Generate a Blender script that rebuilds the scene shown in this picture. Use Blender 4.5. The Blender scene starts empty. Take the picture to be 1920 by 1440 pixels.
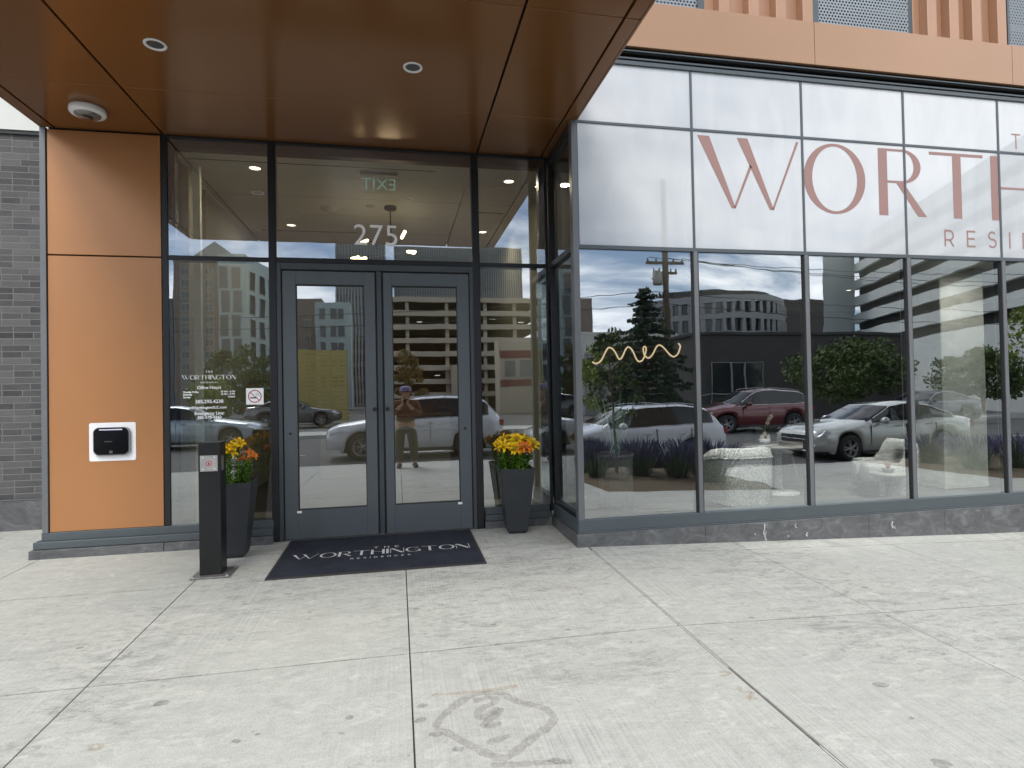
import bpy, bmesh, math, random
from mathutils import Vector, Matrix
random.seed(7)
sc = bpy.context.scene
COL = sc.collection
R = math.radians
PI = math.pi

# ------------------------------------------------------------------ materials
CLOUD = 2.75; SUNE = 2.8
class NT:
    def __init__(s, name):
        s.m = bpy.data.materials.new(name); s.m.use_nodes = True
        s.t = s.m.node_tree; s.t.nodes.clear()
        s.out = s.n('ShaderNodeOutputMaterial')
    def n(s, typ, **kw):
        nd = s.t.nodes.new(typ)
        for k, v in kw.items():
            if k.startswith('i_'):
                key = k[2:].replace('_', ' ')
                nd.inputs[int(key) if key.isdigit() else key].default_value = v
            else: setattr(nd, k, v)
        return nd
    def l(s, a, b): s.t.links.new(a, b)
    def coord(s, kind='Object', scale=(1, 1, 1), rot=(0, 0, 0)):
        c = s.n('ShaderNodeTexCoord'); mp = s.n('ShaderNodeMapping')
        mp.inputs['Scale'].default_value = scale; mp.inputs['Rotation'].default_value = rot
        s.l(c.outputs[kind], mp.inputs[0]); return mp.outputs[0]
    def noise(s, vec, scale, detail=4, rough=.55, dist=0.0):
        nd = s.n('ShaderNodeTexNoise'); nd.inputs['Scale'].default_value = scale
        nd.inputs['Detail'].default_value = detail; nd.inputs['Roughness'].default_value = rough
        nd.inputs['Distortion'].default_value = dist
        s.l(vec, nd.inputs['Vector']); return nd.outputs['Fac']
    def ramp(s, fac, stops):
        r = s.n('ShaderNodeValToRGB'); e = r.color_ramp.elements
        while len(e) < len(stops): e.new(.5)
        for el, (p, c) in zip(e, stops):
            el.position = p; el.color = (*c, 1) if not isinstance(c, (int, float)) else (c, c, c, 1)
        s.l(fac, r.inputs[0]); return r.outputs[0]
    def mix(s, fac, a, b, mode='MIX'):
        m = s.n('ShaderNodeMix', data_type='RGBA', blend_type=mode)
        for sock, v in ((m.inputs['Factor'], fac), (m.inputs[6], a), (m.inputs[7], b)):
            if hasattr(v, 'is_linked') or hasattr(v, 'links'): s.l(v, sock)
            elif isinstance(v, (int, float)) and sock.type != 'RGBA': sock.default_value = v
            elif isinstance(v, (int, float)): sock.default_value = (v, v, v, 1)
            else: sock.default_value = (*v, 1)
        return m.outputs[2]
    def math(s, op, a, b=None, c=None, clamp=False):
        m = s.n('ShaderNodeMath', operation=op); m.use_clamp = clamp
        for i, v in enumerate((a, b, c)):
            if v is None: continue
            if isinstance(v, (int, float)): m.inputs[i].default_value = v
            else: s.l(v, m.inputs[i])
        return m.outputs[0]
    def bsdf(s, color=(.5, .5, .5), rough=.5, metal=0, spec=.5, coat=0, coat_rough=.03, bump=None, bd=.01, bs=.5, **kw):
        p = s.n('ShaderNodeBsdfPrincipled')
        for sock, v in (('Base Color', color), ('Roughness', rough), ('Metallic', metal), ('Specular IOR Level', spec), ('Coat Weight', coat), ('Coat Roughness', coat_rough)):
            if isinstance(v, (int, float)): p.inputs[sock].default_value = v
            elif isinstance(v, tuple): p.inputs[sock].default_value = (*v, 1)
            else: s.l(v, p.inputs[sock])
        if bump is not None:
            b = s.n('ShaderNodeBump'); b.inputs['Strength'].default_value = bs; b.inputs['Distance'].default_value = bd
            s.l(bump, b.inputs['Height']); s.l(b.outputs[0], p.inputs['Normal'])
        s.l(p.outputs[0], s.out.inputs[0]); s.p = p; return p
def simple(name, color, rough=.5, metal=0, spec=.5, var=.08, scale=6, coat=0, bump=0, rvar=.08):
    k = NT(name); v = k.coord()
    n = k.noise(v, scale, 5, .6)
    lo = tuple(c*(1-var) for c in color); hi = tuple(min(1, c*(1+var)) for c in color)
    c = k.ramp(n, [(.3, lo), (.7, hi)])
    r = k.math('MULTIPLY_ADD', n, rvar*2, rough-rvar)
    k.bsdf(c, r, metal, spec, coat, bump=(k.noise(v, scale*12, 3) if bump else None), bd=bump or .01)
    return k.m
def emis(name, color, strength):
    k = NT(name); e = k.n('ShaderNodeEmission'); e.inputs[0].default_value = (*color, 1); e.inputs[1].default_value = strength
    k.l(e.outputs[0], k.out.inputs[0]); return k.m
def glass(name, tint, r0, refl=(.93, .97, 1), wave=.0009, rough=0.0):
    k = NT(name)
    lw = k.n('ShaderNodeLayerWeight'); lw.inputs['Blend'].default_value = .5
    f = k.math('POWER', lw.outputs['Facing'], 4.0)
    fac = k.math('MULTIPLY_ADD', f, 1-r0, r0, True)
    tr = k.n('ShaderNodeBsdfTransparent'); tr.inputs[0].default_value = (*tint, 1)
    gl = k.n('ShaderNodeBsdfGlossy'); gl.inputs['Color'].default_value = (*refl, 1); gl.inputs['Roughness'].default_value = rough
    v = k.coord(); b = k.n('ShaderNodeBump'); b.inputs['Strength'].default_value = 1; b.inputs['Distance'].default_value = wave
    k.l(k.noise(v, 1.8, 2, .45), b.inputs['Height']); k.l(b.outputs[0], gl.inputs['Normal'])
    mx = k.n('ShaderNodeMixShader'); k.l(fac, mx.inputs[0]); k.l(tr.outputs[0], mx.inputs[1]); k.l(gl.outputs[0], mx.inputs[2])
    k.l(mx.outputs[0], k.out.inputs[0]); return k.m

def m_concrete():
    k = NT('concrete'); v = k.coord()
    big = k.noise(v, .8, 5, .6, .3)
    mid = k.noise(k.coord(scale=(1, 2.2, 1)), 3.2, 9, .72, .5)
    blot = k.noise(k.coord(scale=(1, 1.5, 1)), 13, 7, .75, .4)
    fine = k.noise(v, 150, 3, .7)
    broom = k.noise(k.coord(scale=(95, 1.2, 1)), 1.0, 3, .6)
    c = k.ramp(big, [(.3, (.395, .40, .362)), (.7, (.48, .48, .435))])
    c = k.mix(.7, c, k.ramp(mid, [(.25, (.30, .308, .287)), (.45, (.418, .426, .395)), (.6, (.48, .486, .452)), (.78, (.56, .565, .53))]))
    c = k.mix(.38, c, k.ramp(blot, [(.3, .24), (.5, .42), (.7, .58)]))
    c = k.mix(.2, c, k.ramp(fine, [(.35, .12), (.62, .75)]))
    bm = k.ramp(k.noise(v, .6, 2), [(.40, .03), (.6, .30)])
    c = k.mix(bm, c, k.ramp(broom, [(.35, .27), (.65, .62)]))
    # slab to slab tone
    sx = k.n('ShaderNodeSeparateXYZ'); tcn = k.n('ShaderNodeTexCoord'); k.l(tcn.outputs['Object'], sx.inputs[0])
    ix = k.math('FLOOR', k.math('MULTIPLY_ADD', sx.outputs[0], .633, -.03)); iy = k.math('FLOOR', k.math('MULTIPLY_ADD', sx.outputs[1], .671, -.22))
    cb = k.n('ShaderNodeCombineXYZ'); k.l(ix, cb.inputs[0]); k.l(iy, cb.inputs[1]); wn_ = k.n('ShaderNodeTexWhiteNoise'); wn_.noise_dimensions = '2D'; k.l(cb.outputs[0], wn_.inputs['Vector'])
    c = k.mix(k.math('MULTIPLY', wn_.outputs['Value'], .10), c, (.30, .30, .285))
    # scuffs running along the pavement, gathered in traffic-worn zones
    reg = k.ramp(k.noise(v, .42, 3, .5), [(.40, .12), (.60, 1.0)])
    for sc_, lo, hi, amt, col in ((2.4, .50, .62, .50, (.21, .21, .205)), (7.5, .53, .61, .55, (.19, .19, .185)), (20, .56, .63, .55, (.17, .17, .165))):
        sm = k.noise(k.coord(scale=(1.0, 2.6, 1), rot=(0, 0, .18)), sc_, 7, .74, .9)
        f = k.math('MULTIPLY', k.math('MULTIPLY', k.ramp(sm, [(lo, 0.0), (hi, 1.0)]), reg), amt); c = k.mix(f, c, col)
    lt = k.noise(k.coord(scale=(1, 2, 1), rot=(0, 0, -.3)), 6, 7, .75, 1)
    c = k.mix(k.ramp(lt, [(.54, 0.0), (.66, .5)]), c, (.60, .60, .58))
    # gum spots
    for sc_, lo, hi, amt in ((2.6, .045, .06, .34), (6.5, .05, .075, .32), (17, .06, .1, .32)):
        vo = k.n('ShaderNodeTexVoronoi'); vo.inputs['Scale'].default_value = sc_; vo.inputs['Randomness'].default_value = 1
        ns = k.n('ShaderNodeTexNoise'); ns.inputs['Scale'].default_value = 14; ns.inputs['Detail'].default_value = 3
        vv = k.coord(scale=(1, 1.5, 0)); k.l(vv, ns.inputs['Vector'])
        sb = k.n('ShaderNodeVectorMath', operation='MULTIPLY_ADD'); k.l(ns.outputs['Color'], sb.inputs[0]); sb.inputs[1].default_value = (.3/sc_, .3/sc_, 0); k.l(vv, sb.inputs[2])
        k.l(sb.outputs[0], vo.inputs['Vector'])
        cell = k.n('ShaderNodeSeparateColor'); k.l(vo.outputs['Color'], cell.inputs[0])
        rad = k.math('MULTIPLY', cell.outputs[0], hi*1.3)
        d = k.math('SMOOTH_MIN', k.math('MULTIPLY', k.math('SUBTRACT', rad, vo.outputs['Distance'], None, True), 60, None, True), 1, .1)
        on = k.math('GREATER_THAN', cell.outputs[1], .45)
        f = k.math('MULTIPLY', k.math('MULTIPLY', d, on), amt)
        c = k.mix(f, c, (.20, .20, .195))
    rust = k.ramp(k.noise(v, 1.7, 6, .6, 1), [(.7, 0.0), (.8, .3)])
    c = k.mix(rust, c, (.45, .36, .25))
    c = k.mix(1.0, c, (.965, .965, .915), 'MULTIPLY')
    k.bsdf(c, .86, spec=.3, bump=k.mix(.5, fine, broom), bd=.0012, bs=.5)
    return k.m
def m_brick():
    k = NT('dark_brick'); c0 = k.n('ShaderNodeTexCoord'); sx = k.n('ShaderNodeSeparateXYZ'); k.l(c0.outputs['Object'], sx.inputs[0])
    cm = k.n('ShaderNodeCombineXYZ'); k.l(sx.outputs[0], cm.inputs[0]); k.l(sx.outputs[2], cm.inputs[1])
    b = k.n('ShaderNodeTexBrick'); k.l(cm.outputs[0], b.inputs['Vector'])
    b.offset = .42; b.offset_frequency = 2; b.squash = .7; b.squash_frequency = 3
    b.inputs['Color1'].default_value = (.028, .028, .030, 1); b.inputs['Color2'].default_value = (.125, .122, .125, 1); b.inputs['Mortar'].default_value = (.19, .19, .18, 1)
    b.inputs['Scale'].default_value = 1; b.inputs['Mortar Size'].default_value = .006; b.inputs['Mortar Smooth'].default_value = .3
    b.inputs['Brick Width'].default_value = .27; b.inputs['Row Height'].default_value = .0695
    n = k.noise(k.coord(scale=(1, 1, 3)), 22, 5, .65)
    col = k.mix(.28, b.outputs['Color'], k.ramp(n, [(.3, .02), (.7, .11)]))
    col = k.mix(k.ramp(k.noise(k.coord(), 1.2, 3), [(.4, 0.), (.7, .35)]), col, (.15, .15, .155))
    h = k.math('SUBTRACT', n, k.math('MULTIPLY', b.outputs['Fac'], 2.0))
    k.bsdf(col, .8, bump=h, bd=.004, bs=.6); return k.m
def m_stone():
    k = NT('grey_stone'); v = k.coord(scale=(1, 1, 1.6))
    n = k.noise(v, 5, 9, .72, 1.2)
    c = k.ramp(n, [(.3, (.06, .063, .066)), (.52, (.105, .108, .11)), (.64, (.15, .155, .158)), (.76, (.26, .265, .265))])
    n2 = k.noise(k.coord(), 28, 5, .7, .8)
    c = k.mix(k.ramp(n2, [(.68, 0.), (.76, .55)]), c, (.3, .31, .3))
    k.bsdf(c, .6, spec=.4, bump=n2, bd=.001); return k.m
def m_copper(name, base, rough=.26, streak=.06):
    k = NT(name); v = k.coord()
    n = k.noise(v, .7, 3); g = k.noise(k.coord(scale=(6, 1, 1)), 30, 4, .6)
    c = k.mix(n, tuple(x*.90 for x in base), tuple(x*1.10 for x in base))
    k.bsdf(c, rough, .25, .55); return k.m
def m_asphalt():
    k = NT('asphalt'); v = k.coord(); n = k.noise(v, .5, 6, .65); f = k.noise(v, 60, 3, .7)
    c = k.mix(.4, k.ramp(n, [(.3, .05), (.7, .085)]), k.ramp(f, [(.3, .03), (.7, .14)]))
    k.bsdf(c, .85, bump=f, bd=.004); return k.m
def m_mat():
    k = NT('mat_fibre'); v = k.coord(); f = k.noise(v, 220, 2, .6)
    ck = k.n('ShaderNodeTexVoronoi'); ck.inputs['Scale'].default_value = 95; k.l(v, ck.inputs['Vector'])
    n = k.noise(v, 3, 5, .7)
    c = k.ramp(n, [(.3, (.018, .021, .032)), (.7, (.035, .038, .052))])
    c = k.mix(k.ramp(ck.outputs['Distance'], [(.1, .5), (.5, 0.)]), c, (.085, .085, .095))
    c = k.mix(k.ramp(k.noise(v, 26, 5, .8), [(.68, 0.), (.76, .35)]), c, (.2, .19, .17))
    k.bsdf(c, .95, spec=.1, bump=ck.outputs['Distance'], bd=.004, bs=1); return k.m
def m_boucle():
    k = NT('boucle'); v = k.coord(); vo = k.noise(v, 48, 4, .7, 3.0)
    c = k.ramp(vo, [(.40, (.17, .17, .165)), (.5, (.52, .52, .50)), (.60, (.85, .85, .83))])
    k.bsdf(c, .95, spec=.1, bump=vo, bd=.02, bs=1); return k.m
def m_interior_conc():
    k = NT('board_concrete'); v = k.coord(scale=(1, 1, 2)); n = k.noise(v, 3, 7, .65, .4)
    k.bsdf(k.ramp(n, [(.3, (.40, .39, .34)), (.55, (.55, .54, .48)), (.75, (.66, .65, .60))]), .8, bump=n, bd=.006); return k.m
def m_perf():
    k = NT('perforated_metal'); c0 = k.n('ShaderNodeTexCoord'); sx = k.n('ShaderNodeSeparateXYZ'); k.l(c0.outputs['Object'], sx.inputs[0])
    p = 27.0
    def grid(off):
        xx = k.math('SUBTRACT', k.math('FRACT', k.math('MULTIPLY_ADD', sx.outputs[0], p, off)), .5)
        zz = k.math('SUBTRACT', k.math('FRACT', k.math('MULTIPLY_ADD', sx.outputs[2], p*.577, off)), .5)
        zz = k.math('MULTIPLY', zz, 1.733)
        d = k.math('ADD', k.math('MULTIPLY', xx, xx), k.math('MULTIPLY', zz, zz))
        return k.math('LESS_THAN', d, .085)
    f = k.math('MAXIMUM', grid(0.0), grid(.5))
    p_ = k.bsdf((.27, .30, .32), .5, .3)
    tr = k.n('ShaderNodeBsdfTransparent'); mx = k.n('ShaderNodeMixShader'); k.l(f, mx.inputs[0]); k.l(p_.outputs[0], mx.inputs[1]); k.l(tr.outputs[0], mx.inputs[2])
    k.l(mx.outputs[0], k.out.inputs[0]); return k.m
def m_film():
    k = NT('white_film'); v = k.coord(); n = k.noise(v, .8, 5, .6, .8)
    wr = k.noise(k.coord(scale=(1.6, 1, .5), rot=(0, .6, 0)), 1.7, 3, .5, 1.6)
    c = k.ramp(n, [(.2, (.50, .518, .535)), (.8, (.55, .565, .575))])
    c = k.mix(k.ramp(wr, [(.35, 0.0), (.65, .35)]), c, (.40, .42, .44))
    k.bsdf(c, .5, spec=.3, coat=1.0, coat_rough=.02, bump=wr, bd=.0012, bs=.3); k.p.inputs['Coat IOR'].default_value = 1.75; return k.m
def m_stain(name, col, amt):
    k = NT(name); v = k.coord(); n = k.noise(v, 30, 5, .75)
    f = k.math('MULTIPLY', k.ramp(n, [(.3, .15), (.65, 1.0)]), amt)
    d = k.n('ShaderNodeBsdfDiffuse'); d.inputs[0].default_value = (*col, 1); tr = k.n('ShaderNodeBsdfTransparent')
    mx = k.n('ShaderNodeMixShader'); k.l(f, mx.inputs[0]); k.l(tr.outputs[0], mx.inputs[1]); k.l(d.outputs[0], mx.inputs[2]); k.l(mx.outputs[0], k.out.inputs[0]); return k.m
def m_leaf(name, a, b, sss=.0):
    k = NT(name); v = k.coord(); n = k.noise(v, 7, 3)
    p = k.bsdf(k.ramp(n, [(.3, a), (.7, b)]), .55, spec=.3); return k.m
def m_mulch():
    k = NT('mulch'); v = k.coord(); n = k.noise(v, 40, 5, .8)
    c = k.ramp(n, [(.3, (.05, .035, .02)), (.55, (.16, .12, .07)), (.75, (.3, .25, .17))])
    k.bsdf(c, .95, bump=n, bd=.03, bs=1); return k.m
def m_slats():
    k = NT('olive_slats'); v = k.coord(); n = k.noise(k.coord(scale=(1, 1, 12)), 3, 4)
    k.bsdf(k.ramp(n, [(.3, (.30, .25, .08)), (.7, (.50, .42, .15))]), .8); return k.m
def m_water_spots(): pass

M = dict(
 concrete=m_concrete(), brick=m_brick(), stone=m_stone(),
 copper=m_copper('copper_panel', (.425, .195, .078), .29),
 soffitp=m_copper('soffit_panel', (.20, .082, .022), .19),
 fascia=m_copper('fascia_panel', (.36, .21, .125), .36),
 rib=m_copper('ribbed_panel', (.40, .23, .145), .42),
 frame=simple('grey_aluminium', (.082, .098, .108), .42, .2, var=.05, scale=3),
 framemid=simple('mid_grey_aluminium', (.060, .070, .078), .4, .2, var=.05, scale=3),
 frameshade=simple('shaded_grey_aluminium', (.014, .016, .019), .4, .2, var=.05, scale=3),  # darker copy of the grey aluminium, canopy shade put into the colour
 framelt=simple('light_grey_aluminium', (.155, .163, .17), .4, .3, var=.05, scale=3),
 door=simple('door_paint', (.096, .112, .122), .4, .15, var=.05, scale=2),
 dark=simple('dark_gasket', (.012, .012, .013), .6),
 black=simple('black_powder_coat', (.008, .0085, .009), .42, 0, .4, var=.15, scale=9, bump=.0004),
 planter=simple('planter_composite', (.030, .033, .037), .55, 0, .4, var=.14, scale=5, bump=.0005),
 steel=simple('brushed_steel', (.52, .50, .49), .38, .9, var=.08, scale=14),
 steeldk=simple('weathered_steel', (.25, .24, .23), .5, .7, var=.25, scale=14),
 white=simple('white_plastic', (.80, .80, .81), .3, var=.02),
 blackgloss=simple('black_glass_screen', (.004, .004, .005), .09, 0, .35, rvar=.02),
 drip=simple('chalky_drip', (.48, .48, .46), .8, var=.3, scale=60),
 whitepaint=simple('white_lettering', (.93, .94, .94), .6, var=.02),
 rose=simple('dusty_rose_vinyl', (.30, .175, .155), .5, var=.03, scale=2),
 redink=simple('red_ink', (.45, .05, .06), .5),
 perf=m_perf(), film=m_film(),
 glass=glass('storefront_glass', (.80, .84, .81), .36, wave=.0004),
 glassb=glass('vision_glass', (.84, .89, .87), .40),
 soil=simple('potting_soil', (.03, .022, .015), .95, bump=.01, scale=20, var=.5),
 ceil=simple('lobby_ceiling_paint', (.62, .61, .54), .9, var=.03),
 wall=simple('lobby_wall_paint', (.42, .41, .34), .9, var=.04),
 walldk=simple('lounge_wall_paint', (.04, .04, .04), .9, var=.1),
 lfloor=simple('lobby_floor_tile', (.10, .10, .095), .4, var=.15, scale=1.5),
 wood=simple('wood_panelling', (.16, .10, .06), .5, var=.25, scale=5),
 lamp=emis('downlight_glow', (1, .86, .62), 7), lampw=emis('bulb_glow', (1, .80, .45), 9), neon=emis('warm_neon', (1, .74, .46), 1.25),
 exitg=emis('teal_lit_letters', (.42, .72, .60), .42),
 boucle=m_boucle(), bconc=m_interior_conc(), chairgrey=simple('grey_felt', (.10, .10, .10), .95, var=.2, scale=20),
 asphalt=m_asphalt(), mulch=m_mulch(), matf=m_mat(),
 petaly=m_leaf('yellow_petal', (.80, .42, .0), (.92, .62, .01)), petalo=m_leaf('orange_petal', (.75, .16, .01), (.90, .27, .04)),
 leaf=m_leaf('lily_leaf', (.055, .14, .015), (.15, .30, .035)), stem=m_leaf('lily_stem', (.22, .35, .08), (.38, .50, .16)),
 con=m_leaf('conifer_needles', (.012, .03, .014), (.035, .07, .03)), bushl=m_leaf('dark_leaves', (.04, .07, .015), (.09, .13, .03)),
 yell=m_leaf('yellow_green_leaves', (.12, .17, .025), (.25, .30, .06)), autumn=m_leaf('bronze_leaves', (.12, .09, .02), (.24, .16, .04)),
 lav=m_leaf('lavender_flower', (.09, .08, .18), (.17, .15, .32)), lavg=m_leaf('lavender_stems', (.06, .09, .05), (.12, .16, .09)),
 bark=simple('bark', (.10, .08, .06), .95, var=.4, scale=20, bump=.01), polew=simple('pole_timber', (.09, .065, .045), .9, var=.3, scale=10),
 wire=simple('wire_black', (.01, .01, .012), .6),
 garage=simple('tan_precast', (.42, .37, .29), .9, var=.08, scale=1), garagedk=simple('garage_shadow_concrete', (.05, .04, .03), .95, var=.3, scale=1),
 brown=simple('brown_render', (.22, .18, .15), .9, var=.12, scale=1), greyg=simple('pale_green_grey_cladding', (.40, .48, .465), .8, var=.06, scale=1),
 gridw=simple('grey_curtain_wall', (.12, .14, .145), .5, var=.2, scale=1), mullw=simple('pale_mullions', (.30, .31, .30), .7),
 winref=simple('dark_window_glass', (.02, .025, .03), .12, 0, .8, rvar=.03), parkw=simple('pale_precast', (.52, .55, .54), .85, var=.05, scale=.5),
 darkbr=simple('dark_block_wall', (.052, .050, .048), .9, var=.2, scale=3, bump=.01), creamw=simple('cream_wall', (.55, .55, .50), .9),
 office=simple('office_precast', (.30, .31, .31), .85, var=.07, scale=.6), officebr=simple('office_brown_wall', (.085, .078, .07), .9),
 maroon=simple('maroon_wall_band', (.14, .02, .03), .8), slats=m_slats(),
 cw=simple('white_car_paint', (.62, .65, .70), .25, 0, .5, coat=1, var=.02, rvar=.03), cs=simple('champagne_car_paint', (.52, .54, .50), .25, .3, .5, coat=1, var=.02, rvar=.03),
 cr=simple('maroon_car_paint', (.13, .012, .02), .25, .2, .5, coat=1, var=.04, rvar=.03), cg=simple('grey_car_paint', (.10, .105, .11), .25, .4, .5, coat=1, var=.04, rvar=.03),
 cb=simple('pale_blue_car_paint', (.36, .43, .48), .25, .4, .5, coat=1, var=.03, rvar=.03), cn=simple('navy_car_paint', (.03, .04, .07), .25, .3, .5, coat=1, var=.03, rvar=.03),
 carglass=simple('car_glass', (.012, .014, .016), .06, 0, .5, rvar=.02), tyre=simple('tyre_rubber', (.018, .018, .018), .8), rim=simple('alloy_rim', (.35, .35, .36), .35, .8),
 trimk=simple('black_car_trim', (.015, .015, .016), .5), chrome=simple('chrome_trim', (.7, .7, .72), .12, 1, rvar=.02), lampg=simple('headlight_lens', (.55, .58, .6), .1, .2, coat=1, rvar=.02), taill=simple('tail_light_red', (.25, .01, .01), .2, rvar=.02),
 skin=simple('skin', (.45, .27, .18), .6), shirt=simple('brown_sweater', (.17, .085, .045), .9, var=.15, scale=20), trouser=simple('olive_trousers', (.06, .055, .035), .9, var=.15, scale=20),
 shoe=simple('dark_shoe', (.035, .03, .025), .6), cap=simple('violet_grey_cap', (.25, .22, .38), .8), phone=simple('phone_black', (.01, .01, .01), .3),
 orange=simple('red_reflective_stripe', (.55, .08, .03), .5), whites=simple('white_reflective_stripe', (.7, .7, .7), .5),
 curb=simple('kerb_concrete', (.40, .40, .38), .9, var=.1, scale=3), paintw=simple('road_paint', (.62, .62, .6), .8, var=.15),
 terrac=simple('fluted_planter_grey', (.17, .165, .16), .8), redl=simple('red_succulent', (.25, .06, .05), .7), cream=simple('cream_orchid', (.72, .62, .50), .7),
 softfit=simple('white_soffit_paint', (.66, .68, .65), .85, var=.02), ltbox=simple('table_top_stone', (.25, .24, .22), .3),
 sealant=simple('joint_sealant', (.55, .55, .52), .8, var=.2, scale=30), stain1=m_stain('brown_scribble_stain', (.27, .235, .205), .30), stain2=m_stain('rust_stain', (.47, .33, .20), .30), stain3=m_stain('chalk_mark', (.85, .85, .85), .8), gum=m_stain('gum_stain', (.20, .20, .195), .42), jointd=m_stain('joint_dirt_line', (.13, .125, .115), .42),
 green=simple('far_ground_grass', (.05, .08, .025), .95, var=.3, scale=.2),
)

# ------------------------------------------------------------------ mesh helpers
class MB:
    def __init__(s): s.v = []; s.f = []; s.m = []; s.sm = []
    def add(s, vs, fs, mi=0, smooth=False):
        o = len(s.v); s.v += [tuple(v) for v in vs]
        for f in fs: s.f.append(tuple(i+o for i in f)); s.m.append(mi); s.sm.append(smooth)
        return s
    def box(s, x0, x1, y0, y1, z0, z1, mi=0):
        if x0 > x1: x0, x1 = x1, x0
        if y0 > y1: y0, y1 = y1, y0
        if z0 > z1: z0, z1 = z1, z0
        return s.add([(x0,y0,z0),(x1,y0,z0),(x1,y1,z0),(x0,y1,z0),(x0,y0,z1),(x1,y0,z1),(x1,y1,z1),(x0,y1,z1)],
                     [(0,3,2,1),(4,5,6,7),(0,1,5,4),(1,2,6,5),(2,3,7,6),(3,0,4,7)], mi)
    def quad(s, a, b, c, d, mi=0): return s.add([a,b,c,d], [(0,1,2,3)], mi)
    def poly(s, pts, mi=0): return s.add(pts, [tuple(range(len(pts)))], mi)
    def prism(s, pts, f0, f1, mi=0):
        """pts 2d list; f0,f1: functions 2d->3d for both caps"""
        n = len(pts); vs = [f0(p) for p in pts]+[f1(p) for p in pts]
        fs = [tuple(range(n))[::-1], tuple(range(n, 2*n))]+[(i,(i+1)%n,n+(i+1)%n,n+i) for i in range(n)]
        return s.add(vs, fs, mi)
    def lathe(s, prof, c=(0,0,0), axis='z', n=24, mi=0, smooth=True, caps=True):
        vs = []; fs = []
        for r, h in prof:
            for i in range(n):
                a = 2*PI*i/n; x, y = r*math.cos(a), r*math.sin(a)
                p = (x, y, h) if axis == 'z' else ((x, h, y) if axis == 'y' else (h, x, y))
                vs.append((p[0]+c[0], p[1]+c[1], p[2]+c[2]))
        for j in range(len(prof)-1):
            for i in range(n):
                k = (i+1) % n
                q = (j*n+i, j*n+k, (j+1)*n+k, (j+1)*n+i)
                fs.append(q if axis != 'y' else q[::-1])
        s.add(vs, fs, mi, smooth)
        if caps:
            for j in (0, len(prof)-1):
                if prof[j][0] > 1e-5: s.add(vs[j*n:(j+1)*n], [tuple(range(n))], mi)
        return s
    def tube(s, pts, r, n=8, mi=0, closed=False, caps=True):
        pts = [Vector(p) for p in pts]; N = len(pts); rr = r if isinstance(r, (list, tuple)) else [r]*N
        vs = []; prev = None
        for i, p in enumerate(pts):
            if closed: t = pts[(i+1) % N]-pts[i-1]
            else: t = pts[min(i+1, N-1)]-pts[max(i-1, 0)]
            t.normalize()
            if prev is None:
                a = Vector((0,0,1)) if abs(t.z) < .9 else Vector((1,0,0)); u = t.cross(a).normalized()
            else:
                u = (prev-t*prev.dot(t)).normalized()
            prev = u; w = t.cross(u)
            for j in range(n):
                a = 2*PI*j/n; vs.append(p+u*math.cos(a)*rr[i]+w*math.sin(a)*rr[i])
        fs = []
        for i in range(N if closed else N-1):
            for j in range(n):
                a, b = i*n+j, i*n+(j+1) % n; c, d = ((i+1) % N)*n+(j+1) % n, ((i+1) % N)*n+j
                fs.append((a, b, c, d))
        s.add(vs, fs, mi, True)
        if caps and not closed: s.add(vs[:n], [tuple(range(n))[::-1]], mi); s.add(vs[-n:], [tuple(range(n))], mi)
        return s
    def build(s, name, mats, parent=None, bevel=0, loc=None, seg=1):
        me = bpy.data.meshes.new(name); me.from_pydata(s.v, [], s.f)
        if not isinstance(mats, (list, tuple)): mats = [mats]
        for m in mats: me.materials.append(M[m] if isinstance(m, str) else m)
        me.polygons.foreach_set('material_index', s.m); me.polygons.foreach_set('use_smooth', s.sm)
        me.update(); o = bpy.data.objects.new(name, me); COL.objects.link(o)
        if parent: o.parent = parent
        if loc: o.location = loc
        if bevel:
            b = o.modifiers.new('edge', 'BEVEL'); b.width = bevel; b.segments = seg; b.limit_method = 'ANGLE'; b.angle_limit = R(40)
        return o
def tag(o, label, cat, group=None):
    o['label'] = label; o['category'] = cat
    if group: o['group'] = group
    return o
def struct(o, label=None, cat=None):
    o['kind'] = 'structure'
    if label: o['label'] = label; o['category'] = cat
    return o
def empty(name, loc=(0,0,0), rz=0):
    o = bpy.data.objects.new(name, None); COL.objects.link(o); o.location = loc; o.rotation_euler = (0,0,rz); o.empty_display_size = .2; return o
def thing(name, label, cat, loc=(0,0,0), rz=0, group=None): return tag(empty(name, loc, rz), label, cat, group)
def copy_tree(o, parent=None):
    c = o.copy(); COL.objects.link(c)
    if parent: c.parent = parent
    for ch in [x for x in bpy.data.objects if x.parent == o]: copy_tree(ch, c)
    return c
def G(x, y):
    return .02*y - .0374*min(max(x-1.68, 0), 5.5)

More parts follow.
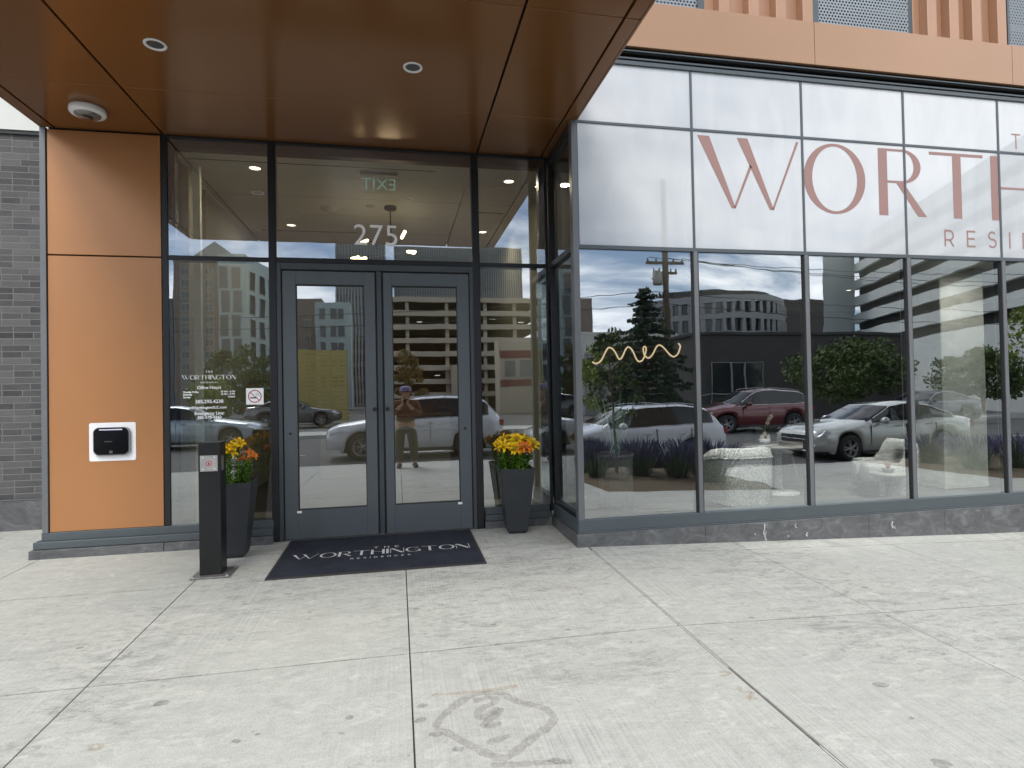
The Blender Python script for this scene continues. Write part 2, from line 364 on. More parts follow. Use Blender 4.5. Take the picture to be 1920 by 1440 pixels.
# ------------------------------------------------------------------ ground
XB = [-16, -12.2, -9.2, -6.2, -4.7, -3.14, -1.575, .045, 1.684, 3.12, 4.61, 6.06, 7.5, 9, 10.5, 12, 13.5, 15, 18]
YB = [1.45, -1.16, -2.65, -4.15, -5.65, -7.32]
sl = MB(); jt = MB()
for i in range(len(XB)-1):
    for j in range(len(YB)-1):
        x0, x1, y1, y0 = XB[i], XB[i+1], YB[j], YB[j+1]
        if j == 3 and x0 > 3: pass
        if ((3 < x0 < 6) or x0 > 10) and j >= 3: continue        # planting bed instead
        gx = .0035; gy = .0042
        g0 = gx if x0 != 1.684 else .009; g1 = gx if x1 != 1.684 else .009
        X0, X1, Y0, Y1 = x0+g0, x1-g1, y0+gy, y1-gy
        ins = .0012
        top = [(X0+ins, Y0+ins), (X1-ins, Y0+ins), (X1-ins, Y1-ins), (X0+ins, Y1-ins)]
        bot = [(X0, Y0), (X1, Y0), (X1, Y1), (X0, Y1)]
        vs = [(x, y, G(x, y)) for x, y in top]+[(x, y, G(x, y)-.003) for x, y in bot]+[(x, y, G(x, y)-.03) for x, y in bot]
        sl.add(vs, [(0,1,2,3)]+[(4+a, 4+(a+1) % 4, (a+1) % 4, a) for a in range(4)]+[(8+a, 8+(a+1) % 4, 4+(a+1) % 4, 4+a) for a in range(4)])
sw = struct(sl.build('sidewalk', 'concrete'))
b = MB()
xs = XB
for i in range(len(xs)-1):
    b.quad((xs[i], -7.32, G(xs[i], -7.32)-.012), (xs[i+1], -7.32, G(xs[i+1], -7.32)-.012), (xs[i+1], 1.45, G(xs[i+1], 1.45)-.012), (xs[i], 1.45, G(xs[i], 1.45)-.012))
k = NT('joint_dirt'); k.bsdf(k.ramp(k.noise(k.coord(), 12, 4), [(.3, (.05, .045, .04)), (.7, (.12, .11, .10))]), .95)
struct(b.build('sidewalk_bed', k.m))
# expansion joint filler: pale backer strips, missing in the middle
b = MB()
for (ya, yb_) in ((-1.0, -3.19), (-3.86, -5.6)):
    b.quad((1.6775, yb_, G(1.6775, yb_)+.0008), (1.6835, yb_, G(1.68, yb_)+.0008), (1.6835, ya, G(1.68, ya)+.0008), (1.6775, ya, G(1.68, ya)+.0008))
struct(b.build('joint_filler', 'sealant'))
b = MB()
for yj in YB[1:-1]:
    for i in range(len(XB)-1):
        if yj < -4 and XB[i] > 1.6: continue
        n_ = 6
        for q in range(n_):
            a, c = XB[i]+.004+(XB[i+1]-XB[i]-.008)*q/n_, XB[i]+.004+(XB[i+1]-XB[i]-.008)*(q+1)/n_
            h = .0048+.0012*math.sin(q*2.1+i)
            b.quad((a, yj-h, G(a, yj-h)+.0007), (c, yj-h, G(c, yj-h)+.0007), (c, yj+h, G(c, yj+h)+.0007), (a, yj+h, G(a, yj+h)+.0007))
struct(b.build('joint_line', 'jointd'))
# kerb, road, far pavement
def RZ(x, y):
    t = min(max((y+13)/4.5, 0), 1)
    return -.30 - .0374*min(max(x-1.68, 0), 5.5)*t*.8
b = MB()
kx = [-40, -10, 1.68, 4, 6, 7.18, 12, 18, 40]
for i in range(len(kx)-1):
    a, c = kx[i], kx[i+1]
    za, zc = G(a, -7.3)+.001, G(c, -7.3)+.001
    b.add([(a,-7.325,za),(c,-7.325,zc),(c,-7.46,zc),(a,-7.46,za),(a,-7.49,za-.02),(c,-7.49,zc-.02),(a,-7.49,-.62),(c,-7.49,-.62)], [(3,2,1,0),(4,5,2,3),(6,7,5,4)])
struct(b.build('kerb', 'curb'))
b = MB(); gx_ = [-150, -60, -20, -8, 0, 1.68, 4, 7.18, 12, 20, 40, 80, 160]; gy_ = [-7.45, -8.5, -10, -13, -18, -30, -60, -200]
idx = {}
vs = []
for y in gy_:
    for x in gx_: vs.append((x, y, RZ(x, y)))
n = len(gx_)
b.add(vs, [(j*n+i, (j+1)*n+i, (j+1)*n+i+1, j*n+i+1) for j in range(len(gy_)-1) for i in range(n-1)])
struct(b.build('road', 'asphalt'))
b = MB(); b.quad((-400,-400,-1.2),(400,-400,-1.2),(400,400,-1.2),(-400,400,-1.2)); struct(b.build('ground', 'green'))
b = MB()
for i in range(-8, 9):
    x = i*5.0; b.quad((x, -11.6, RZ(x,-11.6)+.004), (x+2.4, -11.6, RZ(x+2.4,-11.6)+.004), (x+2.4, -11.48, RZ(x+2.4,-11.5)+.004), (x, -11.48, RZ(x,-11.5)+.004))
struct(b.build('road_markings', 'paintw'))
b = MB(); b.box(-60, 60, -21.0, -18.4, -.5, -.17)
struct(b.build('far_pavement', 'curb'))
# planting bed
for bx0, bx1 in ((3.125, 6.055), (10.505, 17.9)):
    b = MB(); N1, N2 = 30, 12; vs = []
    for j in range(N2+1):
        for i in range(N1+1):
            x = bx0+i*((bx1-bx0)/N1); y = -4.16-j*(3.15/N2)
            vs.append((x, y, G(x, y)-.01+(0.05+.03*random.random())*(0 if i in (0, N1) or j in (0, N2) else 1)))
    b.add(vs, [(j*(N1+1)+i, (j+1)*(N1+1)+i, (j+1)*(N1+1)+i+1, j*(N1+1)+i+1) for j in range(N2) for i in range(N1)], 0, True)
    struct(b.build('planting_bed', 'mulch'))

# stains on the pavement
def ribbon(b, pts, w, z=.0016, mi=0):
    n = len(pts); L = []; Rr = []
    for i, p in enumerate(pts):
        a = Vector(pts[max(i-1, 0)]); c = Vector(pts[min(i+1, n-1)]); t = (c-a).normalized(); nn = Vector((-t.y, t.x))
        ww = w*(.75+.5*random.random())*(.6 if i in (0, n-1) else 1)
        L.append((p[0]+nn.x*ww/2, p[1]+nn.y*ww/2)); Rr.append((p[0]-nn.x*ww/2, p[1]-nn.y*ww/2))
    for i in range(n-1):
        q = [Rr[i], Rr[i+1], L[i+1], L[i]]
        b.add([(x, y, G(x, y)+z) for x, y in q], [(0,1,2,3)], mi)
def smooth(pts, k=6):
    out = []; P = [pts[0]]+list(pts)+[pts[-1]]
    for i in range(1, len(P)-2):
        for t in range(k):
            t /= k; a, b_, c, d = P[i-1], P[i], P[i+1], P[i+2]
            out.append(tuple(.5*(2*b_[j]+(c[j]-a[j])*t+(2*a[j]-5*b_[j]+4*c[j]-d[j])*t*t+(3*b_[j]-a[j]-3*c[j]+d[j])*t**3) for j in range(len(b_))))
    out.append(tuple(pts[-1])); return out
b = MB()
dia = [(0.141,-3.39),(0.178,-3.308),(0.317,-3.171),(0.456,-3.17),(0.541,-3.27),(0.649,-3.355),(0.655,-3.458),(0.544,-3.552),(0.451,-3.629),(0.401,-3.658),(0.348,-3.629),(0.258,-3.526),(0.184,-3.433),(0.141,-3.39)]
ribbon(b, smooth(dia), .042)
o = b.build('scribble_stain', 'stain1'); tag(o, 'faded brown diamond outline drawn on the pale concrete', 'pavement stain'); b = MB()
ribbon(b, smooth([(0.141,-3.118),(0.286,-3.131),(0.436,-3.132),(0.563,-3.123)]), .030, .0018, 1)
o = b.build('scribble_stain', ['stain1', 'stain2']); tag(o, 'faded rusty bar drawn above the diamond on the concrete', 'pavement stain'); b = MB()
ribbon(b, smooth([(0.328,-3.214),(0.424,-3.203),(0.425,-3.251),(0.352,-3.288),(0.342,-3.359),(0.448,-3.31),(0.35,-3.417),(0.429,-3.421)]), .038, .002)
o = b.build('scribble_stain', 'stain1'); tag(o, 'faded zigzag scribble inside the diamond on the concrete', 'pavement stain'); b = MB()
ribbon(b, smooth([(0.346,-3.546),(0.45,-3.518)]), .034, .002)
o = b.build('scribble_stain', 'stain1'); tag(o, 'short faded stroke at the bottom inside the diamond', 'pavement stain'); b = MB()
ribbon(b, smooth([(0.338,-3.689),(0.449,-3.708),(0.555,-3.721),(0.66,-3.738)]), .032, .0016)
o = b.build('scribble_stain', 'stain1'); tag(o, 'faded curved stroke below the diamond on the concrete', 'pavement stain')
b = MB()
for l in ([(0.998,-1.085),(1.03,-1.09)], [(1.09,-1.09),(1.151,-1.102)], [(0.969,-1.854),(.99,-1.87),(1.023,-1.904)], [(1.167,-1.865),(1.22,-1.87),(1.273,-1.872)], [(1.602,-3.219),(1.640,-3.231),(1.648,-3.25),(1.591,-3.262)], [(1.625,-3.371),(1.610,-3.417),(1.655,-3.438),(1.605,-3.479),(1.65,-3.485)], [(-1.299,-3.216),(-1.288,-3.196),(-1.256,-3.207),(-1.257,-3.235),(-1.296,-3.223)]):
    ribbon(b, smooth(l), .022)
o = b.build('rust_stain', 'stain2'); o['kind'] = 'stuff'; tag(o, 'small rusty orange smears on the concrete slabs', 'pavement stain')
b = MB()
for l in ([(1.706,-2.998),(1.782,-2.989)], [(1.6,-3.03),(1.655,-3.035)], [(3.92,-2.843),(4.014,-2.86)]): ribbon(b, smooth(l), .008)
o = b.build('chalk_mark', 'stain3'); o['kind'] = 'stuff'; tag(o, 'short white chalk ticks on the concrete', 'chalk mark')
b = MB()
spots = [(-1.133,-2.902,.028),(-1.523,-2.316,.02),(-1.517,-2.284,.014),(-0.236,-3.226,.02),(0.077,-3.314,.02),(0.141,-3.438,.022),(0.09,-3.2,.02),(0.568,-2.372,.013),(0.995,-2.552,.012),(-1.008,-2.227,.012),(-1.843,-2.14,.016),(2.338,-3.47,.03),(2.079,-4.042,.03),(.22,-3.56,.02),(.6,-3.72,.02),(-.05,-3.9,.02),(-.7,-3.3,.014),(2.6,-2.9,.018),(2.2,-2.6,.016),(3.4,-2.2,.02),(-.6,-1.9,.012),(.3,-1.6,.014),(.1,-2.0,.015),(1.3,-2.8,.012)]
for i in range(60): spots.append((random.uniform(-2.6, 5), random.uniform(-4, -.9), random.uniform(.005, .012)))
for x, y, r in spots:
    n = 11; pts = []
    ax = random.uniform(1, 1.7); th = random.uniform(-.4, .4)
    for i in range(n):
        a = 2*PI*i/n; rr = r*random.uniform(.75, 1.15); px, py = rr*ax*math.cos(a), rr*math.sin(a)
        X, Y = x+px*math.cos(th)-py*math.sin(th), y+px*math.sin(th)+py*math.cos(th); pts.append((X, Y, G(X, Y)+.0013))
    b.poly(pts)
o = b.build('gum_spots', 'gum'); o['kind'] = 'stuff'; tag(o, 'dark flattened gum spots scattered over the concrete', 'gum spots')

# ------------------------------------------------------------------ lettering
def ring_sector(cx, cy, orx, ory, irx, iry, a0, a1, n=28, icx=None):
    icx = cx if icx is None else icx
    P = []
    for i in range(n):
        t0, t1 = R(a0+(a1-a0)*i/n), R(a0+(a1-a0)*(i+1)/n)
        P.append([(cx+orx*math.cos(t0), cy+ory*math.sin(t0)), (cx+orx*math.cos(t1), cy+ory*math.sin(t1)), (icx+irx*math.cos(t1), cy+iry*math.sin(t1)), (icx+irx*math.cos(t0), cy+iry*math.sin(t0))])
    return P
def rect(x0, y0, x1, y1): return [[(x0,y0),(x1,y0),(x1,y1),(x0,y1)]]
def deco(ch):
    """high-contrast deco capital, height 1: (polygons, width)"""
    if ch == 'W': return ([[(0,1),(.181,1),(.565,0),(.503,0)], [(.606,1),(.773,1),(1.165,0),(1.10,0)], [(.54,.02),(.565,0),(.832,.60),(.80,.63)], [(1.14,.02),(1.165,0),(1.587,1),(1.548,1)]], 1.587)
    if ch == 'O': return (ring_sector(.515,.5,.515,.515,.375,.475,0,360,40), 1.03)
    if ch == 'R': return (rect(0,0,.155,1)+rect(.155,.965,.42,1)+ring_sector(.42,.745,.325,.255,.20,.22,-90,90,16)+rect(.155,.49,.42,.525)+[[(.31,.49),(.44,.49),(.835,0),(.68,0)]], .835)
    if ch == 'T': return (rect(0,.955,.985,1)+rect(.42,0,.575,.955), .985)
    if ch == 'H': return (rect(0,0,.155,1)+rect(.155,.49,.70,.525)+rect(.70,0,.855,1), .855)
    if ch == 'I': return (rect(0,0,.155,1), .155)
    if ch == 'N': return (rect(0,0,.04,1)+[[(0,1),(.19,1),(.86,0),(.68,0)]]+rect(.83,0,.87,1), .87)
    if ch == 'G': return (ring_sector(.515,.5,.515,.515,.375,.475,48,330,36)+rect(.83,.06,.95,.46)+rect(.56,.425,.95,.46), .96)
def deco_word(word, gap=.12):
    out = []; x = 0
    for ch in word:
        P, w = deco(ch); out += [[(px+x, py) for px, py in p] for p in P]; x += w+gap
    return out, x-gap
def mono(ch, w=.10):
    """thin single-weight capital, height 1"""
    h = w/2
    def seg(a, b_):
        d = Vector((b_[0]-a[0], b_[1]-a[1])); t = d.normalized()*h; n_ = Vector((-t.y, t.x))
        return [(a[0]-n_.x, a[1]-n_.y), (b_[0]-n_.x, b_[1]-n_.y), (b_[0]+n_.x, b_[1]+n_.y), (a[0]+n_.x, a[1]+n_.y)]
    if ch == 'T': return ([seg((0,1-h),(.72,1-h)), seg((.36,0),(.36,1-w))], .72)
    if ch == 'H': return ([seg((h,0),(h,1)), seg((.70,0),(.70,1)), seg((w,.5),(.70-h,.5))], .70+h)
    if ch == 'E': return ([seg((h,0),(h,1)), seg((w,1-h),(.62,1-h)), seg((w,.51),(.56,.51)), seg((w,h),(.62,h))], .62)
    if ch == 'I': return ([seg((h,0),(h,1))], w)
    if ch == 'N': return ([seg((h,0),(h,1)), seg((.72,0),(.72,1)), seg((h,1-h),(.72,h))], .72+h)
    if ch == 'D': return ([seg((h,0),(h,1))]+rect(w,0,.3,w)+rect(w,1-w,.3,1)+ring_sector(.3,.5,.48,.5,.48-w,.5-w,-90,90,14), .78)
    if ch == 'C': return (ring_sector(.46,.5,.48,.51,.48-w,.51-w,46,314,24), .82)
    if ch == 'R': return ([seg((h,0),(h,1))]+rect(w,1-w,.38,1)+ring_sector(.38,.67,.31,.33,.31-w,.33-w,-90,90,12)+rect(w,.34,.38,.34+w)+[seg((.40,.36),(.66,0))], .70)
    if ch == 'S': return (ring_sector(.34,.735,.30,.275,.30-w,.275-w,35,270,14)+ring_sector(.34,.285-.0,.32,.295,.32-w,.295-w,-150,90,14), .68)
def mono_word(word, gap, w=.10):
    out = []; x = 0
    for ch in word:
        P, ww = mono(ch, w); out += [[(px+x, py) for px, py in p] for p in P]; x += ww+gap
    return out, x-gap
def put(b, polys, ox, oy, s, f, mi=0):
    for p in polys:
        # keep counter-clockwise
        a = sum(p[i][0]*p[(i+1) % len(p)][1]-p[(i+1) % len(p)][0]*p[i][1] for i in range(len(p)))
        if a < 0: p = p[::-1]
        b.poly([f(ox+x*s, oy+y*s) for x, y in p], mi)
def text_mesh(txt, size, align='CENTER', off=0.0, spacing=1.0, ext=0.0):
    cu = bpy.data.curves.new('t', 'FONT'); cu.body = txt; cu.size = size; cu.align_x = align; cu.offset = off; cu.space_character = spacing; cu.extrude = ext; cu.resolution_u = 4
    o = bpy.data.objects.new('t', cu); COL.objects.link(o); bpy.context.view_layer.update()
    me = bpy.data.meshes.new_from_object(o.evaluated_get(bpy.context.evaluated_depsgraph_get()))
    vs = [tuple(v.co) for v in me.vertices]; fs = [tuple(p.vertices) for p in me.polygons]
    bpy.data.objects.remove(o); bpy.data.curves.remove(cu); bpy.data.meshes.remove(me); return vs, fs
def put_text(b, txt, size, x, z, y, align='CENTER', off=0.0, mi=0, spacing=1.0, flip=False, ext=0.0):
    vs, fs = text_mesh(txt, size, align, off, spacing, ext); sgn = -1 if flip else 1
    b.add([(x+sgn*v[0], y-v[2], z+v[1]) for v in vs], fs, mi)

# ------------------------------------------------------------------ the apartment building
BLD = thing('apartment_building', 'copper and dark grey apartment building with glazed entrance under a canopy', 'building', (0, 0, 0))
def P(mb, name, mats, parent=BLD, bevel=0, **kw): return mb.build(name, mats, parent, bevel, **kw)
YB_ = -.87           # bay face plane
BX0, BX1 = 1.60, 11.28
MX = [2.82+1.2*i for i in range(8)]     # bay mullions: 2.82 ... 11.22
# plinths
b = MB(); b.box(-3.225, -2.132, -.085, .5, -.06, .075); P(b, 'stone_plinth', 'stone', bevel=.004)
b = MB(); b.box(-2.129, -1.19, -.085, .5, -.06, .075); P(b, 'stone_plinth', 'stone', bevel=.004)
b = MB(); b.box(.87, 1.56, -.03, .5, -.06, .075); P(b, 'stone_plinth', 'stone', bevel=.004)
b = MB(); zb = lambda x: G(x, -.9)-.05
xs = [1.575, 2.84, 3.73, 4.63, 5.54, 6.62, 7.7, 8.8, 9.9, 11.3]
for i in range(len(xs)-1):
    a, c = xs[i]+.0012, xs[i+1]-.0012
    b.add([(a,-.905,zb(a)),(c,-.905,zb(c)),(c,-.60,zb(c)),(a,-.60,zb(a)),(a,-.905,.098),(c,-.905,.098),(c,-.60,.098),(a,-.60,.098)], [(0,1,5,4),(4,5,6,7),(1,2,6,5),(3,0,4,7)])
b.add([(1.575,-.598,-.08),(1.575,.0,-.06),(1.575,.0,.098),(1.575,-.598,.098),(1.9,-.598,.098),(1.9,0,.098)], [(0,3,2,1),(3,4,5,2)])
P(b, 'stone_plinth', 'stone', bevel=.003)
# plinth drips of white paint and bird lime
b = MB()
for x, z0, z1, w in ((3.46,.085,-.07,.012),(3.47,.02,-.09,.008),(3.80,.07,.02,.012),(3.92,-.03,-.07,.02),(3.36,.0,-.02,.012),(3.72,-.04,-.06,.012),(4.9,.02,-.05,.018),(4.93,-.03,-.06,.012)):
    b = MB(); n = 7; pts = [(x+random.uniform(-.004,.004)+.008*math.sin(i*1.3), z0+(z1-z0)*i/n, w*random.uniform(.4,1.2)) for i in range(n+1)]
    for i in range(n): b.quad((pts[i][0]-pts[i][2]/2,-.9065,pts[i][1]),(pts[i][0]+pts[i][2]/2,-.9065,pts[i][1]),(pts[i+1][0]+pts[i+1][2]/2,-.9065,pts[i+1][1]),(pts[i+1][0]-pts[i+1][2]/2,-.9065,pts[i+1][1]))
    P(b, 'paint_drip', 'drip')
# sills (grey metal)
b = MB(); b.box(-3.205, -1.19, -.055, .14, .079, .142); b.box(-3.16, -1.19, -.012, .14, .142, .215)
P(b, 'window_sill', 'frame', bevel=.003)
b = MB(); b.box(.875, 1.585, -.02, .14, .079, .142); b.box(.875, 1.56, .0, .14, .142, .215)
P(b, 'window_sill', 'frame', bevel=.003)
b = MB(); b.box(1.592, BX1, -.895, -.70, .102, .115); b.box(1.596, BX1, -.888, -.70, .115, .222)
b.box(1.592, 1.70, -.70, .0, .102, .115); b.box(1.596, 1.72, -.70, 0, .115, .222)
P(b, 'window_sill', 'frame', bevel=.003)
b = MB(); b.box(1.588, BX1, -.8995, -.72, .0985, .1015); P(b, 'sill_edge', 'framelt')
# corner trim and copper wall panels at the left
b = MB(); b.box(-3.152, -3.104, -.015, .14, .215, 3.90); P(b, 'corner_trim', 'framelt', bevel=.002)
b = MB(); b.box(-3.152, -3.12, .142, 1.3, -.05, 4.2); P(b, 'corner_return', 'frame')
b = MB(); b.box(-3.10, -2.155, .03, .14, .215, 4.32); P(b, 'panel_backing', 'dark')
b = MB(); b.box(-3.098, -2.158, 0, .03, .218, 2.728); P(b, 'wall_panel', 'copper', bevel=.002)
b = MB(); b.box(-3.098, -2.158, 0, .03, 2.742, 3.885); P(b, 'wall_panel', 'copper', bevel=.002)
# brick wall set back, its stone base and the white soffit over it
b = MB(); b.box(-12, -3.15, 1.2, 1.5, .36, 4.34); P(b, 'brick_wall', 'brick')
b = MB()
for i in range(8): b.box(-3.155-i*1.1-1.097, -3.155-i*1.1, 1.17, 1.5, -.05, .345)
P(b, 'stone_base', 'stone', bevel=.003)
b = MB(); b.box(-12, -3.155, 1.165, 1.2, .347, .358); P(b, 'base_flashing', 'framelt')
b = MB(); b.box(-12, -3.16, 1.17, 1.5, 4.342, 9.5); P(b, 'upper_white_wall', 'softfit')
b = MB(); b.box(-12, -3.16, 1.18, 1.2, 4.30, 4.341); P(b, 'soffit_trim', 'dark')
# upper storey walls (real mass above)
b = MB(); b.box(-3.16, 1.5, -.6, 1.6, 4.6, 9.5); P(b, 'upper_wall', 'rib')
b = MB(); b.box(-3.10, 1.65, -.6, .16, 4.3, 4.598); P(b, 'upper_beam', 'dark')
b = MB(); b.box(-2.15, 1.65, .05, .13, 3.905, 4.298); P(b, 'head_closure', 'dark')
b = MB(); b.box(-12, 12, 6.5, 6.7, -.3, 9.5); P(b, 'rear_wall', 'brown')

# entrance curtain wall frame
GY = .014
b = MB()
b.box(-2.152, -2.10, .0, .124, .215, 3.90); b.box(-2.0995, -2.045, .03, .124, .215, 3.90)                      # left jamb
b.box(-1.203, -1.139, -.008, .124, .0, 3.8745)                      # mullions
b.box(.791, .858, -.008, .124, .0, 3.8745)
b.box(1.5705, 1.60, -.0, .124, .142, 3.90); b.box(1.515, 1.57, .03, .124, .142, 3.8745)
b.box(-2.0995, 1.57, -.001, .124, 3.875, 3.90); b.box(-2.044, 1.514, .03, .124, 3.79, 3.8745)                      # head
b.box(-2.0995, -1.204, -.002, .12, 2.715, 2.757); b.box(-1.138, .790, -.002, .12, 2.712, 2.762); b.box(.859, 1.57, -.002, .12, 2.715, 2.757)
P(b, 'entrance_frame', 'frameshade', bevel=.003)
b = MB()
for x in (-1.2055, -1.1365, .7885, .8605): b.box(x-.002, x+.002, .004, .012, .22, 3.874)
b.box(-2.099, 1.57, .004, .012, 3.870, 3.8745)
P(b, 'frame_gasket', 'dark')
# door frame
b = MB()
b.box(-1.138, -1.098, .0, .11, .0, 2.711); b.box(.752, .790, .0, .11, .0, 2.711); b.box(-1.097, .751, .0, .11, 2.648, 2.711)
P(b, 'door_frame', 'framemid', bevel=.002)
b = MB(); b.box(-.188, -.142, .012, .10, .008, 2.647); P(b, 'door_post', 'framemid', bevel=.002)
b = MB(); b.box(-1.10, .755, -.03, .10, -.01, .008); P(b, 'door_threshold', 'steel', bevel=.002)
b = MB(); b.box(-1.097, .751, .1, .115, .0, 2.648)
for x0, x1 in ((-1.097, -1.088), (-.205, -.19), (-.14, -.122), (.742, .751)): b.box(x0, x1, .02, .08, .01, 2.647)
# replaced below by thin dark seals only
b = MB()
for x0, x1 in ((-1.0975, -1.089), (-.204, -.1885), (-.1415, -.124), (.743, .7515)): b.box(x0, x1, .03, .08, .01, 2.645)
b.box(-1.09, .745, .03, .08, 2.638, 2.6475)
P(b, 'door_seal', 'dark')
def leaf(x0, x1, gx0, gx1, knobx, stx, kx_, label):
    b = MB(); y0, y1 = .012, .058
    b.box(x0, gx0, y0, y1, .012, 2.634); b.box(gx1, x1, y0, y1, .012, 2.634)
    b.box(gx0, gx1, y0, y1, .012, .291); b.box(gx0, gx1, y0, y1, 2.504, 2.634)
    d = P(b, 'door', 'door', bevel=.002); d['label'] = label
    b = MB()
    for a, c, e, f in ((gx0, gx0+.008, .291, 2.504), (gx1-.008, gx1, .291, 2.504)): b.box(a, c, y0+.008, y1-.002, e, f)
    b.box(gx0+.008, gx1-.008, y0+.008, y1-.002, .291, .299); b.box(gx0+.008, gx1-.008, y0+.008, y1-.002, 2.492, 2.504)
    P(b, 'door_gasket', 'dark', d)
    b = MB(); b.quad((gx0+.008, .036, .299), (gx1-.008, .036, .299), (gx1-.008, .036, 2.492), (gx0+.008, .036, 2.492)); P(b, 'door_pane', 'glass', d)
    b = MB(); b.lathe([(.008, 0), (.008, -.03), (.018, -.032), (.018, -.05), (.012, -.055), (0, -.055)], (knobx, y0, 1.26), 'y', 16); P(b, 'door_knob', 'dark', d)
    b = MB(); b.box(stx-.022, stx+.022, y0-.0015, y0, .262, .284); P(b, 'door_sticker', 'whitepaint', d)
    b = MB(); b.lathe([(.012, 0), (.012, -.004), (0, -.004)], (kx_, y0, 1.04), 'y', 16); P(b, 'door_lock', 'dark', d)
    b = MB(); b.box(gx0+.01, gx1-.01, .115, .15, 1.03, 1.075); b.box(gx0+.02, gx0+.06, .06, .115, 1.035, 1.07); b.box(gx1-.06, gx1-.02, .06, .115, 1.035, 1.07)
    P(b, 'push_bar', 'steeldk', d, bevel=.004)
leaf(-1.088, -.205, -.963, -.31, -.225, -.955, -1.03, 'left door leaf of the entrance pair')
leaf(-.123, .742, -.039, .622, -.10, .615, .68, 'right door leaf of the entrance pair')
# entrance panes
def pane(x0, x1, z0, z1, y, mat='glass', name='window_pane', parent=BLD):
    b = MB(); b.quad((x0, y, z0), (x1, y, z0), (x1, y, z1), (x0, y, z1)); return P(b, name, mat, parent)
for x0, x1 in ((-2.101, -1.202), (-1.14, .792), (.857, 1.5715)):
    pane(x0, x1, 2.756, 3.876, GY)
    if x0 != -1.14: pane(x0, x1, .214, 2.717, GY)
# bay: return wall (faces left)
b = MB(); b.box(1.602, 1.66, -.885, -.80, .222, 4.55)
P(b, 'bay_corner_post', 'framelt', bevel=.003)
b = MB(); b.box(1.606, 1.66, -.06, .0, .222, 3.9); b.box(1.606, 1.66, -.80, -.06, 2.70, 2.76); b.box(1.606, 1.66, -.80, -.06, 3.79, 4.5); b.box(1.606, 1.66, -.80, -.06, .222, .27)
P(b, 'bay_return_frame', 'frameshade', bevel=.003)
for z0, z1 in ((.27, 2.70), (2.76, 3.79)):
    b = MB(); b.quad((1.64, -.06, z0), (1.64, -.80, z0), (1.64, -.80, z1), (1.64, -.06, z1)); P(b, 'window_pane', 'glass')
# bay front: transom bar, top rail, mullions
BG = -.855
b = MB(); b.box(1.66, BX1, -.878, -.80, 2.712, 2.748); b.box(1.66, BX1, -.878, -.80, 4.462, 4.50)
P(b, 'bay_rail', 'frame', bevel=.002)
for x in MX:
    b = MB(); b.box(x-.021, x+.021, -.885, -.78, .222, 2.712); P(b, 'mullion', 'framelt', bevel=.004)
    b = MB(); b.box(x-.034, x-.0215, -.872, -.80, .222, 2.711); b.box(x+.0215, x+.034, -.872, -.80, .222, 2.711)
    P(b, 'mullion_gasket', 'dark')
    b = MB(); b.box(x-.011, x+.011, -.8665, -.80, 2.749, 4.461); P(b, 'panel_joint', 'frame')
b = MB()
xs = [1.66]+MX+[BX1]
b.box(1.66, BX1, -.8667, -.80, 3.885, 3.907); P(b, 'panel_joint', 'frame')
for i in range(len(xs)-1):
    if xs[i+1]-xs[i] < .5: continue
    pane(xs[i]+.0, xs[i+1]-.0, .222, 2.714, BG, 'glassb')
    pane(xs[i]+.012, xs[i+1]-.012, 2.749, 3.884, BG-.004, 'film', 'white_panel')
    pane(xs[i]+.012, xs[i+1]-.012, 3.908, 4.461, BG-.004, 'film', 'white_panel')
# grooves and copper fascia above the bay
b = MB()
b.box(1.70, 12, -.86, -.3, 4.502, 4.53); b.box(1.70, 12, -.84, -.3, 4.53, 4.56); b.box(1.70, 12, -.90, -.3, 4.56, 4.585); b.box(1.66, 12, -.80, -.3, 4.585, 4.62)
P(b, 'shadow_gap', 'dark')
b = MB(); b.box(1.70, 12, -.885, -.862, 4.512, 4.528); b.box(1.7, 12, -.915, -.902, 4.57, 4.58); P(b, 'drip_edge', 'frame')
for x0, x1 in ((1.66, 4.136), (4.142, 6.553), (6.559, 8.99), (8.996, 11.4)):
    b = MB(); b.box(x0, x1, -.93, -.88, 4.607, 5.036); P(b, 'fascia_panel', 'fascia', bevel=.002)
b = MB(); b.box(1.66, 12, -.88, -.80, 4.62, 5.03); P(b, 'fascia_backing', 'dark')
# upper storey: ribbed copper and perforated screens
b = MB(); b.box(1.52, 12, -.55, -.3, 4.62, 9.5); P(b, 'upper_wall', 'rib')
def ribs(xa, xb, ps):
    b = MB(); b.box(xa, xb, -.80, -.72, 5.037, 9.2)
    b.box(xa, xb, -.86, -.80, 5.037, 5.05)
    for p_ in ps: b.box(p_, p_+.115, -.9, -.80, 5.051, 9.2)
    P(b, 'ribbed_cladding', 'rib', bevel=.004)
ribs(3.0, 4.17, [3.12, 3.44, 3.74, 4.04]); ribs(5.44, 6.60, [5.52, 5.80, 6.09, 6.42]); ribs(7.85, 9.0, [7.95, 8.23, 8.52, 8.80]); ribs(1.56, 1.78, [1.62])
b = MB(); b.box(4.172, 4.25, -.86, -.62, 5.037, 9.2); b.box(5.36, 5.438, -.80, -.62, 5.037, 9.2); b.box(6.602, 6.63, -.86, -.62, 5.037, 9.2); b.box(2.93, 2.998, -.84, -.62, 5.037, 9.2)
P(b, 'screen_jamb', 'frame', bevel=.002)
for xa, xb in ((1.80, 2.93), (4.25, 5.36), (6.66, 7.84)):
    b = MB(); b.box(xa, xb, -.82, -.815, 5.04, 9.2); P(b, 'perforated_screen', 'perf')
    b = MB(); b.box(xa, xb, -.70, -.69, 5.04, 9.2); P(b, 'screen_backing', 'dark')
    for z in (5.30, 6.6): b = MB(); b.box(xa, xb, -.80, -.77, z, z+.05); P(b, 'screen_rail', 'steeldk')
